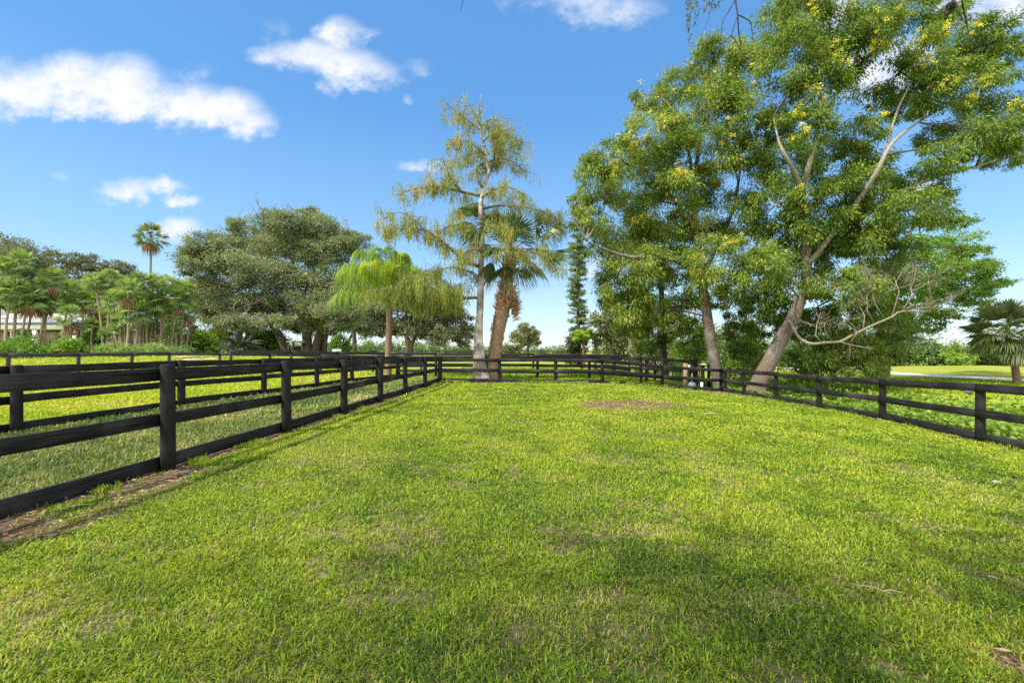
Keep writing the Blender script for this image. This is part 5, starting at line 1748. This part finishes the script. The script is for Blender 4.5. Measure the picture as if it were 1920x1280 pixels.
clouds = [  # px, py, rx, ry, weight
    (30, 165, 120, 50, 1), (140, 150, 90, 48, 1.05), (215, 160, 90, 55, 1.05), (250, 190, 90, 35, .9), (340, 195, 90, 40, 1), (410, 205, 80, 38, .95), (470, 232, 50, 30, .8), (120, 195, 160, 26, .8), (-60, 175, 120, 60, 1),
    (575, 105, 90, 30, 1), (630, 120, 80, 34, 1), (640, 65, 40, 34, .75), (665, 62, 45, 14, .6), (690, 138, 60, 28, .85), (625, 150, 30, 26, .7), (770, 130, 40, 20, .42), (520, 60, 25, 25, .3), (365, 135, 40, 22, .42), (350, 145, 50, 18, .35),
    (235, 358, 50, 26, 1), (285, 352, 60, 17, .9), (312, 345, 20, 14, .8), (345, 378, 30, 14, .95), (330, 432, 48, 26, 1.0), (105, 330, 26, 10, .45), (790, 312, 46, 12, .65), (760, 186, 14, 9, .4),
    (1100, 5, 120, 42, .62), (1180, 20, 60, 30, .5), (1660, 135, 110, 50, .95), (1700, 110, 70, 50, .9), (1560, 20, 60, 30, .8), (1860, 10, 120, 50, .8), (1640, 180, 60, 24, .7), (1730, 360, 50, 26, .8), (1530, 140, 30, 14, .5), (1110, 490, 40, 30, .45), (925, 560, 40, 30, .3), (1480, 380, 30, 20, .6)]
field_ = None
for px, py, rx, ry, wt in clouds:
    a = mth('MULTIPLY', mth('SUBTRACT', U2, (px - CX) / F), F / rx / 1.28)
    b = mth('MULTIPLY', mth('SUBTRACT', V2, (HY - py) / F), F / ry / 1.28)
    r2 = mth('ADD', mth('MULTIPLY', a, a), mth('MULTIPLY', b, b))
    f = mth('MULTIPLY', mth('SUBTRACT', 1., r2), wt)
    field_ = f if field_ is None else mth('SMOOTH_MAX', field_, f, .25)
nz = mth('ADD', mth('MULTIPLY_ADD', na, 1.7, -.92), mth('MULTIPLY_ADD', nb2, .8, -.42))
dens = mth('ADD', mth('MAXIMUM', field_, -2.), nz)
mr = nd(nt, 'ShaderNodeMapRange')
mr.interpolation_type = 'SMOOTHSTEP'
nt.links.new(dens, mr.inputs[0])
mr.inputs[1].default_value = -.12
mr.inputs[2].default_value = 1.15
alpha = mth('MULTIPLY', mr.outputs[0], mth('GREATER_THAN', sep.outputs[1], .06))
cr_ = ramp(nt, [(.1, (3.05, 3.4, 3.8)), (.8, (3.75, 3.75, 3.8))])
nt.links.new(mr.outputs[0], cr_.inputs[0])
mix = nd(nt, 'ShaderNodeMix', data_type='RGBA')
nt.links.new(alpha, mix.inputs[0])
el_ = ramp(nt, [(0, (2.5, 3.05, 3.6)), (.06, (2.05, 2.9, 3.65)), (.2, (1.1, 2.25, 3.62)), (.45, (.45, 1.42, 3.1)), (1, (.28, 1.0, 2.6))])
nt.links.new(sep.outputs[2], el_.inputs[0])
smx = nd(nt, 'ShaderNodeMix', data_type='RGBA', i_0=.72)
nt.links.new(SKYSAT.outputs[0], smx.inputs[6])
nt.links.new(el_.outputs[0], smx.inputs[7])
nt.links.new(smx.outputs[2], mix.inputs[6])
nt.links.new(cr_.outputs[0], mix.inputs[7])
n3 = nd(nt, 'ShaderNodeTexNoise')  # over-bright clouds behind the camera, out of view, added as fill light
n3.inputs['Scale'].default_value = 2.6
n3.inputs['Detail'].default_value = 6
nt.links.new(tc.outputs['Generated'], n3.inputs['Vector'])
back = mth('SMOOTH_MIN', mth('MULTIPLY_ADD', sep.outputs[1], -5., -.1), 1., .1)
back = mth('MAXIMUM', back, 0.)
back_fill = nd(nt, 'ShaderNodeMapRange')
back_fill.interpolation_type = 'SMOOTHSTEP'
nt.links.new(n3.outputs['Fac'], back_fill.inputs[0])
back_fill.inputs[1].default_value = .38
back_fill.inputs[2].default_value = .56
fill_a = mth('MULTIPLY', back_fill.outputs[0], back)
mixb = nd(nt, 'ShaderNodeMix', data_type='RGBA')
nt.links.new(fill_a, mixb.inputs[0])
nt.links.new(mix.outputs[2], mixb.inputs[6])
mixb.inputs[7].default_value = (10.5, 10.3, 10, 1)
nt.links.new(mixb.outputs[2], bg.inputs[0])
nt.links.new(bg.outputs[0], out.inputs[0])

sl_ = bpy.data.lights.new('sun', 'SUN')
sl_.energy = 4.0
sl_.angle = math.radians(1.0)
sl_.color = (1, .95, .86)
so = bpy.data.objects.new('sun', sl_)
COL.objects.link(so)
from mathutils import Vector
dv = Vector((-sx * math.cos(SUN_EL), -sy * math.cos(SUN_EL), -math.sin(SUN_EL)))
so.rotation_euler = dv.to_track_quat('-Z', 'Y').to_euler()
so.location = (-20, -12, 30)

cam = bpy.data.cameras.new('camera')
cam.lens = 16
cam.sensor_width = 36
cam.shift_y = 15 / 1920
cam.clip_end = 6000
co = bpy.data.objects.new('camera', cam)
COL.objects.link(co)
co.location = (0, 0, EYE)
co.rotation_euler = (PI / 2, 0, 0)
scene.camera = co

for o in bpy.data.objects:
    if '_w' in o:
        del o['_w']

vs = scene.view_settings
vs.view_transform = 'Standard'
vs.look = 'None'
vs.exposure = 0.9
vs.gamma = 1
cy = scene.cycles
cy.max_bounces = 7
cy.diffuse_bounces = 4
cy.transmission_bounces = 4
cy.glossy_bounces = 2
cy.use_denoising = False
cy.sample_clamp_indirect = 4
